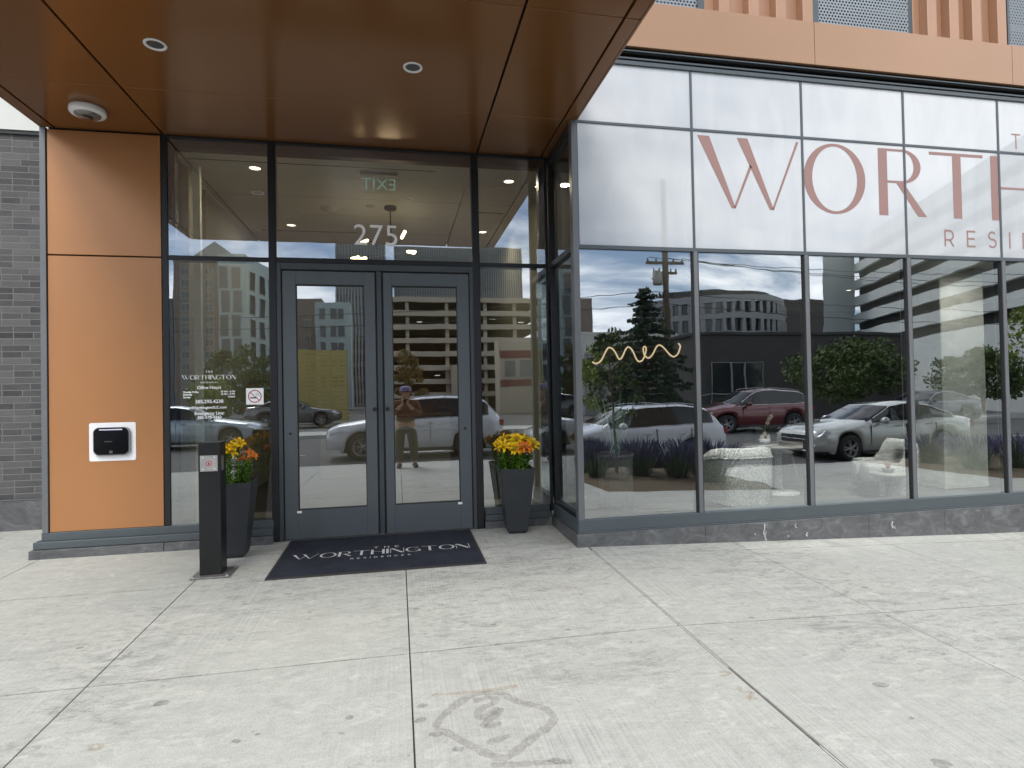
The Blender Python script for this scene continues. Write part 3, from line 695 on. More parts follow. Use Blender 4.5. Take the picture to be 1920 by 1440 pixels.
# side bands left of canopy handled by upper wall; canopy
CAN = P(MB().box(-3.12, 1.64, -3.84, -.02, 3.935, 4.25), 'canopy', 'dark')
CX = [(-3.135, -3.045), (-3.025, -2.140), (-2.122, .846), (.864, 1.531), (1.549, 1.650)]
CY = [(.0, -.862), (-.868, -2.337), (-2.343, -3.86)]
for x0, x1 in CX:
    for y1, y0 in CY:
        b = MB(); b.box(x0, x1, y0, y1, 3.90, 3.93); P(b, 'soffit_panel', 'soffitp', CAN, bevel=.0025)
for x in (-3.155, 1.652):
    for y1, y0 in CY:
        b = MB(); b.box(x, x+.02, y0, y1 if x < 0 or y1 < -.5 else -.87, 3.90, 4.30)
        if x > 0 and y1 == 0: continue
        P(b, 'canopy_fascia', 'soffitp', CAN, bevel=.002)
for x0, x1 in ((-3.13, -2.14), (-2.122, .846), (.864, 1.65)):
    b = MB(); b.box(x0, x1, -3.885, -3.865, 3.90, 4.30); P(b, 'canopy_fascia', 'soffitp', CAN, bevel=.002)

# recessed lights and camera on the soffit
def rec(x, y, z, r, label, lit, group, name='recessed_light'):
    t = thing(name, label, 'ceiling light', (x, y, z), 0, group)
    b = MB(); b.lathe([(r*.74, .004), (r*.80, -.006), (r, -.006), (r*1.02, -.001), (r*1.02, .0005)], (0,0,0), 'z', 28, caps=False)
    b.build('trim_ring', 'white', t)
    b = MB(); b.lathe([(0, .001 if lit else .0), (r*.76, .001)], (0,0,0), 'z', 24, caps=False); b.build('lens', 'lamp' if lit else 'lens_dark', t)
    return t
M['lens_dark'] = simple('unlit_lens', (.05, .06, .065), .25)
rec(-1.633, -1.524, 3.8985, .073, 'unlit round downlight in the copper soffit, above the left sidelight', False, 'soffit downlights')
rec(.157, -1.518, 3.8985, .073, 'unlit round downlight in the copper soffit, above the doors', False, 'soffit downlights')
t = thing('security_camera', 'round white dome security camera under the copper soffit', 'security camera', (-2.555, -.45, 3.9))
b = MB(); b.lathe([(0, 0), (.128, 0), (.135, -.012), (.135, -.045), (.125, -.058), (.098, -.060)], n=40, caps=False); b.build('housing', 'white', t)
b = MB(); b.lathe([(.098, -.058), (.092, -.070), (.07, -.082), (.035, -.088), (0, -.089)], n=32, caps=False); b.build('dome', simple('smoked_dome', (.12, .12, .12), .12, 0, .8, coat=1, rvar=.02), t)
b = MB(); b.lathe([(0, -.087), (.03, -.09), (.045, -.098), (.02, -.105), (0, -.106)], (.0, -.01, 0), n=20, caps=False); b.build('lens', simple('camera_lens_brown', (.10, .03, .02), .15, coat=1), t)

# ------------------------------------------------------------------ signs
t = thing('window_sign', 'large dusty rose lettering across the white upper glass of the bay', 'sign', (1.66, BG-.0045, 2.75))
CAP = .695; Z0 = 3.153
f = lambda yy: (lambda x, z: (x-1.66, yy, z-2.75))
starts = {0: 2.877, 1: 4.028, 2: 4.901, 3: 5.526, 4: 6.31}
x = 0
for i, ch in enumerate('WORTHINGTON'):
    polys, w = deco(ch)
    if i in starts: x = starts[i]
    b = MB(); s = CAP
    if ch == 'O': s = CAP*.99
    put(b, polys, x, Z0, CAP, f(-.0012)); b.build('letter', 'rose', t)
    x += w*CAP+.085
x = 6.60
for ch in 'THE':
    b = MB(); P_, w = mono(ch, .09); put(b, P_, x, 3.945, .165, f(-.0012)); b.build('letter', 'rose', t); x += (w+.75)*.165
x = 5.69
for ch in 'RESIDENCES':
    b = MB(); P_, w = mono(ch, .11); put(b, P_, x, 2.852, .178, f(-.0012)); b.build('letter', 'rose', t); x += w*.178+.160
# address number on the transom
t = thing('address_number', 'white house number 275 on the glass above the doors', 'sign', (-.185, GY-.004, 2.9))
for ch, xx in (('2', -.152), ('7', 0.0), ('5', .155)):
    b = MB(); put_text(b, ch, .298, xx, .010, 0, off=-.001, ext=.003); b.build('digit', 'whitepaint', t)
# office hours decal on the left sidelight
t = thing('office_hours_sign', 'white office hours lettering on the glass beside the intercom panel', 'sign', (-1.757, GY-.003, 1.4))
ff = lambda x, z: (x, 0, z)
P_, w = deco_word('WORTHINGTON', .14); s = .475/w
b = MB(); put(b, P_, -.237, .180, s, ff); b.build('logo_lettering', 'whitepaint', t)
b = MB(); P2, w2 = mono_word('THE', .5, .16); put(b, P2, -.03, .245, .02, ff); b.build('logo_lettering', 'whitepaint', t)
b = MB(); P2, w2 = mono_word('RESIDENCES', .55, .2); s2 = .15/w2; put(b, P2, -.075, .145, s2, ff); b.build('logo_lettering', 'whitepaint', t)
for txt, size, x, z, al in (('Office Hours', .040, 0, .090, 'CENTER'), ('Monday-Friday', .0225, -.228, .055, 'LEFT'), ('Saturday', .0225, -.228, .031, 'LEFT'), ('Sunday', .0225, -.228, .006, 'LEFT'), ('10 AM - 6 PM', .0225, .228, .055, 'RIGHT'), ('10 AM - 5 PM', .0225, .228, .031, 'RIGHT'), ('Closed', .0225, .228, .006, 'RIGHT'),
                            ('385.295.4238', .046, 0, -.045, 'CENTER'), ('WorthingtonSLC.com', .034, 0, -.098, 'CENTER'), ('Emergency Line:', .040, 0, -.155, 'CENTER'), ('385-578-4343', .038, 0, -.193, 'CENTER')):
    b = MB(); put_text(b, txt, size, x, z, 0, al, .0009); b.build('hours_lettering', 'whitepaint', t)
# no smoking sticker
t = thing('no_smoking_sign', 'small square white no smoking sticker on the glass', 'sign', (-1.35, GY-.002, 1.411))
b = MB(); b.box(-.079, .079, -.001, 0, -.079, .079); b.build('sticker', 'whitepaint', t)
b = MB()
for p in ring_sector(0, 0, .062, .062, .053, .053, 0, 360, 32): b.poly([(x, -.0018, z) for x, z in p])
b.add([(-.041,-.0019,.036),(-.036,-.0019,.041),(.041,-.0019,-.036),(.036,-.0019,-.041)], [(0,3,2,1)])
b.build('prohibition_ring', 'redink', t)
b = MB(); b.quad((-.042,-.0014,-.020),(.020,-.0014,-.020),(.020,-.0014,-.008),(-.042,-.0014,-.008))
for k_ in range(3):
    pts = smooth([(.012+.012*k_, 0.0), (.02+.012*k_, .012), (.008+.012*k_, .022), (.018+.012*k_, .036)], 4)
    for i in range(len(pts)-1): b.quad((pts[i][0]-.0012,-.0014,pts[i][1]),(pts[i][0]+.0012,-.0014,pts[i][1]),(pts[i+1][0]+.0012,-.0014,pts[i+1][1]),(pts[i+1][0]-.0012,-.0014,pts[i+1][1]))
b.build('cigarette', 'dark', t)

# intercom terminal on the copper panel
t = thing('intercom_panel', 'black glass intercom terminal on a white plate fixed to the copper panel', 'intercom', (-2.58, 0, 1.018))
def rrect(w, h, r, n=6, bulge=0):
    pts = []
    for cx, cy, a0 in ((w/2-r, h/2-r, 0), (-w/2+r, h/2-r, 90), (-w/2+r, -h/2+r, 180), (w/2-r, -h/2+r, 270)):
        for i in range(n+1): a = R(a0+90*i/n); pts.append((cx+r*math.cos(a), cy+r*math.sin(a)))
    if bulge: pts = [(x*(1+bulge*(1-(2*y/h)**2)), y*(1+bulge*(1-(2*x/w)**2))) for x, y in pts]
    return pts
b = MB(); b.prism(rrect(.388, .352, .018), lambda p: (p[0], -.004, p[1]), lambda p: (p[0], 0.0, p[1])); b.build('back_plate', 'white', t, .001)
b = MB(); b.prism(rrect(.30, .255, .045, bulge=.02), lambda p: (p[0], -.03, p[1]+.006), lambda p: (p[0], -.004, p[1]+.006)); b.build('side_shell', simple('grey_shell', (.30, .30, .34), .4), t, .002)
b = MB(); b.prism(rrect(.285, .245, .045, bulge=.025), lambda p: (p[0]*.985, -.040, p[1]*.985+.008), lambda p: (p[0], -.0305, p[1]+.008)); b.build('screen', 'blackgloss', t, .002)
b = MB(); b.box(-.095, .095, -.0415, -.0402, .108, .118); b.build('light_bar', emis('pale_light_bar', (.8, .8, 1), .9), t)
b = MB()
for i in range(3):
    for j in range(3): b.box(-.012+i*.009, -.005+i*.009, -.0412, -.0402, -.102+j*.008, -.096+j*.008)
put_text(b, 'Welcome', .016, -.02, .0, -.0405); b.build('screen_symbol', 'framelt', t)

# push button post
t = thing('push_button_post', 'black square post with steel push plate on a bolted base', 'push button post', (-1.482, -.872, G(-1.48, -.87)))
b = MB(); b.box(-.082, .082, -.078, .078, .012, 1.065); b.build('post', 'black', t, .004, seg=2)
b = MB(); b.box(-.135, .155, -.145, .135, 0, .012)
b.build('base_plate', 'steeldk', t, .002)
for dx, dy in ((-.115, -.125), (.135, -.125), (.135, .115), (-.115, .115)):
    b = MB(); b.lathe([(.014, .012), (.014, .016), (.009, .017), (.009, .026), (0, .028)], (dx, dy, 0), n=6, smooth=False); b.build('bolt', 'steel', t)
b = MB(); b.box(-.068, .062, -.081, -.0785, .835, .962); pl = b.build('push_plate', 'steel', t, .001)
b = MB()
for p in ring_sector(-.003, .898, .024, .024, .018, .018, 0, 360, 24)+ring_sector(-.003, .894, .008, .008, .0, .0, 0, 360, 12)+rect(-.006, .888, .0, .91): b.poly([(x, -.0815, z) for x, z in p])
b.build('button_symbol', 'redink', pl)
b = MB()
for dx in (-.045, .040):
    for dz in (.853, .945): b.lathe([(.006, -.081), (.005, -.084), (0, -.0845)], (dx, 0, dz), 'y', 8)
b.build('plate_screw', 'white', pl)
b = MB(); b.box(.0822, .0845, -.055, .012, .835, .955); b.build('side_plate', 'steeldk', t, .001)

# planters with lilies
def planter(cx, cy, cz, h, wt, wb, rz, label, flowers, seed, tilt=0):
    rnd = random.Random(seed)
    t = thing('flower_planter', label, 'planter', (cx, cy, cz), rz, 'tall planters beside the doors')
    b = MB(); a, c = wb/2, wt/2; r = .012; e = .018
    def sq(s): return [(-s,-s),(s,-s),(s,s),(-s,s)]
    vs = [(x, y, 0) for x, y in sq(a-.02)]+[(x, y, .035) for x, y in sq(a)]+[(x, y, h) for x, y in sq(c)]+[(x, y, h) for x, y in sq(c-e)]+[(x, y, h-.05) for x, y in sq(c-e-.003)]
    fs = [(3,2,1,0)]
    for k_ in range(4):
        for i in range(4): fs.append((k_*4+i, k_*4+(i+1) % 4, k_*4+4+(i+1) % 4, k_*4+4+i))
    b.add(vs, fs); b.build('pot', 'planter', t, .005, seg=2)
    b = MB(); s = c-e-.004; b.quad((-s,-s,h-.045),(s,-s,h-.045),(s,s,h-.045),(-s,s,h-.045)); b.build('soil', 'soil', t)
    base = h-.05
    stems = []
    for fx, fy, fz, col, nf in flowers: stems.append((fx, fy, fz, col, nf))
    for fx, fy, fz, col, nf in stems:
        b = MB(); bx, by = fx*.72+rnd.uniform(-.01, .01), fy*.72
        path = smooth([(bx, by, base), (bx+(fx-bx)*.4, by+(fy-by)*.4, base+(fz-base)*.5), (fx, fy, fz)], 4)
        b.tube(path, [.0075-.003*i/len(path) for i in range(len(path))], 6)
        b.build('lily_stem', 'stem', t)
        b = MB()
        N = 110
        for i in range(N):
            u = i/N; k_ = u*(len(path)-1.01); p0 = Vector(path[int(k_)]).lerp(Vector(path[int(k_)+1]), k_ % 1)
            az = i*2.4+rnd.uniform(-.4, .4); L = rnd.uniform(.075, .13)*(1.05-.45*u); w = rnd.uniform(.008, .013); up = rnd.uniform(.15, .9)
            d = Vector((math.cos(az), math.sin(az), up)).normalized(); side = Vector((-math.sin(az), math.cos(az), 0))
            q0 = p0; q1 = p0+d*L*.5+Vector((0, 0, .004)); q2 = p0+d*L+Vector((0, 0, -.028*L/.1))
            b.add([q0-side*w*.5, q0+side*w*.5, q1+side*w, q1-side*w, q2], [(0,1,2,3),(3,2,4)])
        b.build('lily_leaves', 'leaf', t)
        for j in range(nf):
            az0 = rnd.uniform(0, 2*PI) if nf > 1 else 0
            axis = Vector((math.cos(az0)*rnd.uniform(.3, .9), math.sin(az0)*rnd.uniform(.3, .9)-.35, .75)).normalized()
            fo = Vector((fx, fy, fz))+axis*rnd.uniform(.015, .045)+Vector((rnd.uniform(-.02,.02), rnd.uniform(-.02,.02), rnd.uniform(-.02,.02)))
            up_ = axis; u = up_.cross(Vector((.3,.8,.1))).normalized(); v = up_.cross(u)
            b = MB(); rot = rnd.uniform(0, 1); openn = rnd.uniform(.6, 1.05)
            for p_ in range(6):
                a_ = 2*PI*p_/6+rot; rad = u*math.cos(a_)+v*math.sin(a_); tan = up_.cross(rad)
                wmax = .0175 if p_ % 2 else .0125
                prof = [(0, 0, .25), (.2, .26, .7), (.45, .48, 1), (.72, .60, .85), (.92, .56, .5), (1.05, .44, .06)]
                S = .078*rnd.uniform(.9, 1.12)
                vs = []
                for r_, z_, ww in prof:
                    c_ = fo+rad*r_*S*openn+up_*z_*S*1.25
                    vs += [c_-tan*wmax*ww+up_*.003*ww, c_-up_*.002, c_+tan*wmax*ww+up_*.003*ww]
                fs = []
                for q in range(len(prof)-1): fs += [(q*3, q*3+1, q*3+4, q*3+3), (q*3+1, q*3+2, q*3+5, q*3+4)]
                b.add(vs, fs, 0, True)
            fl = b.build('lily_flower', 'petaly' if col == 'y' else 'petalo', t)
            b = MB()
            for p_ in range(6):
                a_ = 2*PI*p_/6+rot+.5; rad = u*math.cos(a_)+v*math.sin(a_)
                b.tube([fo+up_*.01, fo+up_*.045+rad*.010, fo+up_*.062+rad*.02], .0011, 4)
                e_ = fo+up_*.062+rad*.02; b.tube([e_-rad*.006, e_+rad*.006], .0024, 5, 1)
            b.build('stamens', ['stem', 'autumn'], fl)
        for j in range(3):
            b = MB(); az = rnd.uniform(0, 6.28); p0 = Vector((fx, fy, fz-.02)); d = Vector((math.cos(az)*.5, math.sin(az)*.5, 1)).normalized()
            L = rnd.uniform(.03, .055); b.tube([p0, p0+d*.02, p0+d*(.02+L*.5), p0+d*(.02+L)], [.002, .005, .007, .002], 6)
            b.build('lily_bud', 'leaf' if rnd.random() < .5 else ('petaly' if col == 'y' else 'petalo'), t)
    return t
planter(-1.437, -.385, G(-1.43, -.39), .665, .335, .20, R(2), 'dark tapered planter of yellow lilies with one orange lily, behind the black post',
        [(-.115, -.08, .86, 'y', 3), (-.03, -.11, .92, 'y', 3), (.045, -.08, .945, 'y', 3), (-.07, .05, .90, 'y', 2), (.12, -.05, .84, 'o', 2), (.08, .07, .82, 'o', 1)], 5)
planter(1.155, -.205, G(1.15, -.2), .652, .345, .205, R(-2), 'dark tapered planter of yellow and orange lilies right of the doors',
        [(-.14, -.09, .84, 'y', 3), (-.09, .03, .87, 'y', 3), (-.03, -.09, .82, 'y', 3), (.02, .0, .88, 'y', 3), (.07, -.12, .81, 'o', 3), (.10, .05, .86, 'y', 2), (.15, -.05, .82, 'y', 2), (.03, -.13, .78, 'o', 1), (-.15, .02, .79, 'o', 1)], 11)

# entrance mat
t = thing('entrance_mat', 'dark blue grey entrance mat with white lettering before the doors', 'doormat', (0, 0, 0))
b = MB(); mx0, mx1, my0, my1 = -1.035, .708, -1.158, -.022
b.add([(x, y, G(x, y)+h) for h in (.001, .011) for x, y in ((mx0,my0),(mx1,my0),(mx1,my1),(mx0,my1))], [(4,5,6,7),(0,1,5,4),(1,2,6,5),(2,3,7,6),(3,0,4,7)])
b.build('mat_border', simple('mat_rubber_edge', (.03, .027, .025), .8, var=.3, scale=20), t, .003)
b = MB(); e = .02; b.add([(x, y, G(x, y)+.0125) for x, y in ((mx0+e,my0+e),(mx1-e,my0+e),(mx1-e,my1-e),(mx0+e,my1-e))], [(0,1,2,3)])
b.build('mat_pile', 'matf', t)
b = MB(); P_, w = deco_word('WORTHINGTON', .10); s = 1.55/w
k = NT('mat_white'); k.bsdf(k.ramp(k.noise(k.coord(), 160, 3, .8), [(.3, .30), (.6, .68)]), .9)
M['matw'] = k.m
put(b, P_, -.925, -.692, s, lambda x, y: (x, y, G(x, y)+.0140))
P2, w2 = mono_word('THE', .9, .12); put(b, P2, -.235, -.515, .058, lambda x, y: (x, y, G(x, y)+.0140))
P2, w2 = mono_word('RESIDENCES', .75, .16); s2 = .51/w2; put(b, P2, -.42, -.80, s2, lambda x, y: (x, y, G(x, y)+.0140))
b.build('mat_lettering', 'matw', t)

# ------------------------------------------------------------------ interior
CZ = 3.84
b = MB(); b.box(-2.15, 1.9, .13, 6.5, CZ, CZ+.06); b.box(1.9, 11.3, -.79, 6.5, 2.95, 3.01)
struct(b.build('lobby_ceiling', 'ceil'))
b = MB(); b.box(-2.3, 1.75, .125, 6.5, -.04, .0); b.box(1.75, 11.3, -.79, 6.5, -.04, .0)
struct(b.build('lobby_floor', 'lfloor'))
b = MB(); b.box(-2.35, -2.2, .125, 6.5, 0, 4.2); b.box(-2.2, -2.12, .62, .80, 0, CZ-.001); b.box(-2.2, -2.16, 1.35, 6.4, 0, CZ-.001)
b.box(-2.35, 1.9, 6.3, 6.5, 0, 4.0); b.box(1.75, 1.9, 1.2, 6.3, 0, CZ-.002); b.box(1.9, 1.95, -.6, 1.2, 3.01, 4.2)
struct(b.build('lobby_wall', 'wall'))
b = MB(); b.box(-2.15, -2.108, .28, .31, .0, CZ-.003); b.box(-2.06, -1.992, .58, .64, 0, CZ-.003)
struct(b.build('wall_trim', simple('pale_trim', (.90, .92, .85), .7)))
b = MB()
for y in (1.45, 3.0, 4.5): b.box(-2.1, 1.74, y, y+.006, CZ-.0012, CZ-.0002)
for x in (-.9, .75): pass
struct(b.build('ceiling_joint', simple('ceiling_joint_grey', (.30, .29, .26), .9)))
b = MB(); b.box(-2.05, -.28, .40, .415, CZ-.003, CZ+.0); b.box(-.28, .45, .40, .415, CZ-.003, CZ); b.box(-1.9, -.55, 2.98, 3.03, CZ-.003, CZ); b.box(1.05, 1.45, 1.77, 1.80, CZ-.003, CZ)
struct(b.build('ceiling_slot', 'dark'))
b = MB(); b.box(11.22, 11.4, -.78, 4.6, -.05, 4.5); b.box(1.95, 11.3, 4.6, 4.75, 0, 2.95); b.box(1.76, 1.80, -.6, 1.0, 2.80, 4.4)
b.box(1.9, 11.3, -.70, -.66, 2.78, 4.5)
struct(b.build('lounge_wall', 'walldk'))
b = MB(); b.box(2.45, 4.75, 2.45, 2.55, 0, 2.95); struct(b.build('lounge_partition', 'walldk'))
b = MB(); b.box(-1.35, 1.15, 4.1, 4.5, 3.35, 3.72); b.box(-1.7, 1.6, 6.1, 6.29, .9, 2.6)
struct(b.build('wood_bulkhead', 'wood'))
# column
b = MB(); b.box(7.10, 7.80, .5, 1.15, 0, 2.95); struct(b.build('concrete_column', 'bconc', bevel=.012), 'board marked concrete column behind the bay glass', 'column')
# reception desk mass and lobby bench seen dimly
t = thing('reception_desk', 'low pale reception desk inside the lobby behind the doors', 'desk', (-.2, 4.6, 0))
b = MB(); b.box(-1.1, 1.1, -.3, .3, 0, 1.02); b.build('desk_front', 'wall', t, .01)
b = MB(); b.box(-1.15, 1.15, -.36, .34, 1.02, 1.07); b.build('desk_top', 'wood', t, .005)
labs = ['lit downlight nearest the left end of the lobby ceiling', 'lit downlight deeper in the lobby, left of the chandelier', 'lit downlight at the right end of the lobby ceiling near the glass', 'lit downlight deeper in the lobby, right of the chandelier', 'lit downlight seen through the narrow corner glass by the bay']
for (x, y), lb in zip(((-1.447, .58), (-1.441, 2.71), (1.304, .588), (1.309, 2.73), (1.70, .70)), labs):
    rec(x, y, CZ-.001, .075, lb, True, 'lobby downlights')
for (x, y), lb in zip(((2.6, -.4), (7.25, -.25), (7.2, 2.2), (6.1, -.45), (3.9, -.45)), ('lit lounge downlight above the tall planter', 'lit lounge downlight in front of the concrete column', 'lit lounge downlight behind the concrete column', 'lit lounge downlight above the sideways armchair', 'lit lounge downlight above the armchair facing inward')):
    rec(x, y, 2.949, .055, lb, True, 'lounge downlights')
# smoke detector & sprinkler
t = thing('smoke_detector', 'round pale smoke detector on the lobby ceiling', 'smoke detector', (-.837, 1.856, CZ))
b = MB(); b.lathe([(0, -.05), (.03, -.05), (.035, -.03), (.10, -.02), (.11, 0)], n=28, caps=False); b.build('detector_body', 'ceil', t)
t = thing('speaker_grille', 'small flat round ceiling speaker beside the chandelier rose', 'ceiling speaker', (-.30, 1.71, CZ))
b = MB(); b.lathe([(0, -.006), (.06, -.006), (.065, 0)], n=24, caps=False); b.build('speaker_plate', 'wall', t)
# exit sign (seen from behind)
t = thing('exit_sign', 'clear exit sign with teal letters hanging from the lobby ceiling, seen from behind', 'exit sign', (-.16, .535, CZ))
b = MB(); b.box(-.20, .20, -.03, .03, -.035, -.001); b.build('housing', 'steeldk', t, .006)
b = MB(); b.box(-.16, .15, -.0015, .0015, -.235, -.036)
gm = glass('acrylic', (.97, .98, .975), .03, wave=0); b.build('acrylic_plate', gm, t)
b = MB(); put_text(b, 'EXIT', .185, 0.0, -.19, -.0045, flip=True, ext=.001, off=-.001); b.build('exit_letters', 'exitg', t)
# chandelier
t = thing('chandelier', 'branching dark metal chandelier with glowing tubular bulbs in the lobby', 'chandelier', (-.05, 1.70, CZ))
b = MB(); b.lathe([(0, -.04), (.07, -.04), (.08, -.03), (.08, 0)], n=24, caps=False); b.build('ceiling_rose', 'dark', t)
b = MB(); b.tube([(0,0,-.04), (0,0,-.62)], .008, 8); b.lathe([(0,-.66),(.03,-.65),(.035,-.62),(.02,-.58),(0,-.58)], n=16, caps=False)
b.build('stem', 'dark', t)
arms = [(-.28, -.15, -.48, -.6), (-.40, .10, -.64, -.25), (.13, -.1, -.44, .75), (.22, .12, -.55, .1), (.20, -.10, -.60, -.2), (.16, .2, -.74, -.5), (-.15, .3, -.70, -.3), (-.30, -.2, -.72, -.4)]
for ax, ay, az, tz in arms:
    b = MB(); e0 = Vector((0, 0, -.62)); e1 = Vector((ax, ay, az)); b.tube([e0, e1], .005, 6); am = b.build('arm', 'dark', t)
    d = Vector((ax, ay, tz*.3)).normalized(); q = MB(); q.tube([e1, e1+d*.015, e1+d*.11, e1+d*.12], [.012, .020, .020, .012], 12); q.build('bulb', 'lampw', am)
# neon squiggle
t = thing('neon_wall_light', 'warm white neon squiggle light on the lounge wall', 'wall light', (3.56, 2.42, 2.0))
pts = [(-.66,-.15),(-.60,-.175),(-.52,-.13),(-.42,.04),(-.36,.055),(-.30,0),(-.24,-.11),(-.19,-.10),(-.12,.03),(-.07,.06),(-.01,0),(.05,-.13),(.10,-.165),(.16,-.13),(.21,.0),(.20,.06),(.165,.04),(.18,-.06),(.24,-.115),(.31,-.07),(.39,.06),(.45,.075),(.52,.02),(.60,-.07),(.67,-.105),(.74,-.06),(.78,.05),(.75,.10)]
b = MB(); b.tube(smooth([(x, 0, z+.02*x) for x, z in pts], 5), .012, 8); b.build('neon_tube', 'neon', t)
b = MB()
for x, z in ((-.36,.05),(-.07,.055),(.45,.07),(.10,-.16)): b.tube([(x, 0, z), (x, .03, z)], .004, 6)
b.build('wall_clip', 'steel', t)
# armchairs
def armchair(loc, rz, label, solid=False):
    t = thing('armchair', label, 'armchair', loc, rz, 'pale nubby armchairs in the lounge')
    # curved back shell, wraps around the seat; local front is +y
    b = MB(); n = 22; vs = []
    out = []
    for i in range(n+1):
        u = -1+2*i/n; a = u*R(112); ex = .315 if solid else .38; ey = .33 if solid else .36
        cs_, sn_ = math.cos(a), math.sin(a); x = ex*math.copysign(abs(sn_)**(.42 if solid else .72), sn_); y = -ey*math.copysign(abs(cs_)**(.42 if solid else .72), cs_)
        q_ = min(1, max(0, (abs(u)-(.70 if solid else .45))/.3)); hgt = .71-(.12 if solid else .26)*q_*q_*(3-2*q_)
        out.append((x, y, hgt, a))
    for x, y, h, a in out:
        nx, ny = math.sin(a), -math.cos(a)
        prof = [(0, .06), (.015, .30), (.02, h-.10), (.0, h-.02), (-.05, h), (-.10, h-.02), (-.12, h-.10), (-.12, .30)]
        vs += [(x+nx*o_, y+ny*o_, z) for o_, z in prof]
    m = 8; fs = []
    for i in range(n):
        for j in range(m-1): fs.append((i*m+j, (i+1)*m+j, (i+1)*m+j+1, i*m+j+1))
    fs += [tuple(range(m)), tuple(range(n*m, n*m+m))[::-1]]
    b.add(vs, fs, 0, True); b.build('back_shell', 'boucle', t)
    if solid:
        b = MB(); b.tube([(x+math.sin(a)*.024, y-math.cos(a)*.024, h-.115) for x, y, h, a in out], .008, 6); b.build('seam', 'boucle', t)
    b = MB(); b.lathe([(0, .18), (.20, .18), (.22, .22), (.22, .37), (.20, .42), (0, .43)], n=28, caps=False); b.build('seat', 'boucle', t)
    b = MB(); b.lathe([(.22, 0), (.22, .05), (.27, .06), (.27, .18)], n=24); b.build('plinth_base', 'dark', t)
armchair((3.95, .36, 0), R(2), 'white nubby armchair with its back to the glass, left of the round table', True)
armchair((5.98, .38, 0), R(72), 'white nubby armchair turned sideways, right of the round table')
t = thing('felt_chair', 'dark grey felt tub chair behind the round table', 'armchair', (5.25, 1.55, 0), R(180))
b = MB(); n = 18; vs = []
for i in range(n+1):
    a = (-1+2*i/n)*R(100)
    for o_, z in ((0,.25),(.03,.6),(0,.82),(-.05,.84),(-.07,.6),(-.06,.25)): vs.append(((.31+o_)*math.sin(a), -(.31+o_)*math.cos(a), z))
b.add(vs, [(i*6+j, (i+1)*6+j, (i+1)*6+j+1, i*6+j+1) for i in range(n) for j in range(5)], 0, True); b.build('back_shell', 'chairgrey', t)
b = MB(); b.lathe([(0,.40),(.27,.40),(.30,.43),(.28,.50),(0,.51)], n=24, caps=False); b.build('seat', 'chairgrey', t)
for sx in (-1, 1):
    for sy in (-1, 1): b = MB(); b.tube([(sx*.2, sy*.2, .41), (sx*.27, sy*.27, 0)], [.018, .011], 8); b.build('leg', 'wood', t)
t = thing('round_table', 'low round table with stone top between the lounge armchairs', 'table', (4.95, .95, 0))
b = MB(); b.lathe([(0,.61),(.42,.61),(.44,.62),(.44,.645),(.42,.655),(0,.655)], n=40, caps=False); b.build('table_top', 'ltbox', t)
b = MB(); b.lathe([(.25,0),(.25,.02),(.05,.05),(.04,.3),(.05,.58),(.12,.61)], n=28); b.build('pedestal', 'boucle', t)
t = thing('orchid_pot', 'small cream orchid in a low bowl on the round table', 'potted plant', (4.72, .9, .656))
b = MB(); b.lathe([(.04,0),(.07,.03),(.075,.07),(.06,.075),(0,.07)], n=20); b.build('bowl', 'white', t)
b = MB(); pth = smooth([(0,0,.07),(.01,0,.2),(.05,0,.33),(.10,0,.37)], 5); b.tube(pth, .004, 6); b.build('plant_stem', 'stem', t)
for i, (x, z) in enumerate(((.10,.36),(.07,.33),(.045,.28),(-.04,.10),(.05,.10),(0,.14))):
    b = MB(); c = Vector((x, -.01, z))
    for k_ in range(5):
        a = 2*PI*k_/5+i; d = Vector((math.cos(a), 0, math.sin(a))); s_ = Vector((-math.sin(a), 0, math.cos(a)))
        b.add([c, c+d*.02+s_*.012+Vector((0,-.005,0)), c+d*.037, c+d*.02-s_*.012+Vector((0,-.005,0))], [(0,1,2,3)])
    b.build('orchid_flower', 'cream', t)
t = thing('succulent_pot', 'small reddish spiky succulent on the lounge side table', 'potted plant', (5.72, -.02, .36))
b = MB(); b.lathe([(.05,0),(.07,.04),(.065,.05),(0,.045)], n=18); b.build('bowl', 'terrac', t)
b = MB()
for i in range(26):
    a = i*2.4; u = random.uniform(.4, 1); d = Vector((math.cos(a)*u, math.sin(a)*u, 1)).normalized(); s_ = Vector((-math.sin(a), math.cos(a), 0)); L = random.uniform(.06, .1); p0 = Vector((0,0,.04))
    b.add([p0-s_*.008, p0+s_*.008, p0+d*L], [(0,1,2)])
b.build('succulent_leaves', 'redl', t)
t = thing('side_table', 'small round side table inside the lounge glass', 'table', (5.72, -.02, 0))
b = MB(); b.lathe([(0,.33),(.2,.33),(.21,.345),(.2,.36),(0,.36)], n=32, caps=False); b.build('table_top', 'ltbox', t)
b = MB(); b.lathe([(.14,0),(.14,.02),(.03,.03),(.03,.33)], n=20); b.build('pedestal', 'dark', t)
t = thing('fluted_planter', 'grey fluted pot with an upright green plant inside the bay corner', 'planter', (2.32, .05, 0))
b = MB(); n = 64; vs = []
for z, s_ in ((0,.9),(.03,.95),(.66,1.0),(.69,1.05),(.72,1.05)):
    for i in range(n): a = 2*PI*i/n; r = .19*s_*(1-(.055*abs(math.sin(a*11)) if .02 < z < .67 else 0)); vs.append((r*math.cos(a), r*math.sin(a), z))
b.add(vs, [(j*n+i, j*n+(i+1) % n, (j+1)*n+(i+1) % n, (j+1)*n+i) for j in range(4) for i in range(n)], 0, False); b.build('pot', 'terrac', t)
b = MB(); b.lathe([(0,.70),(.185,.70)], n=24, caps=False); b.build('soil', 'soil', t)
b = MB()
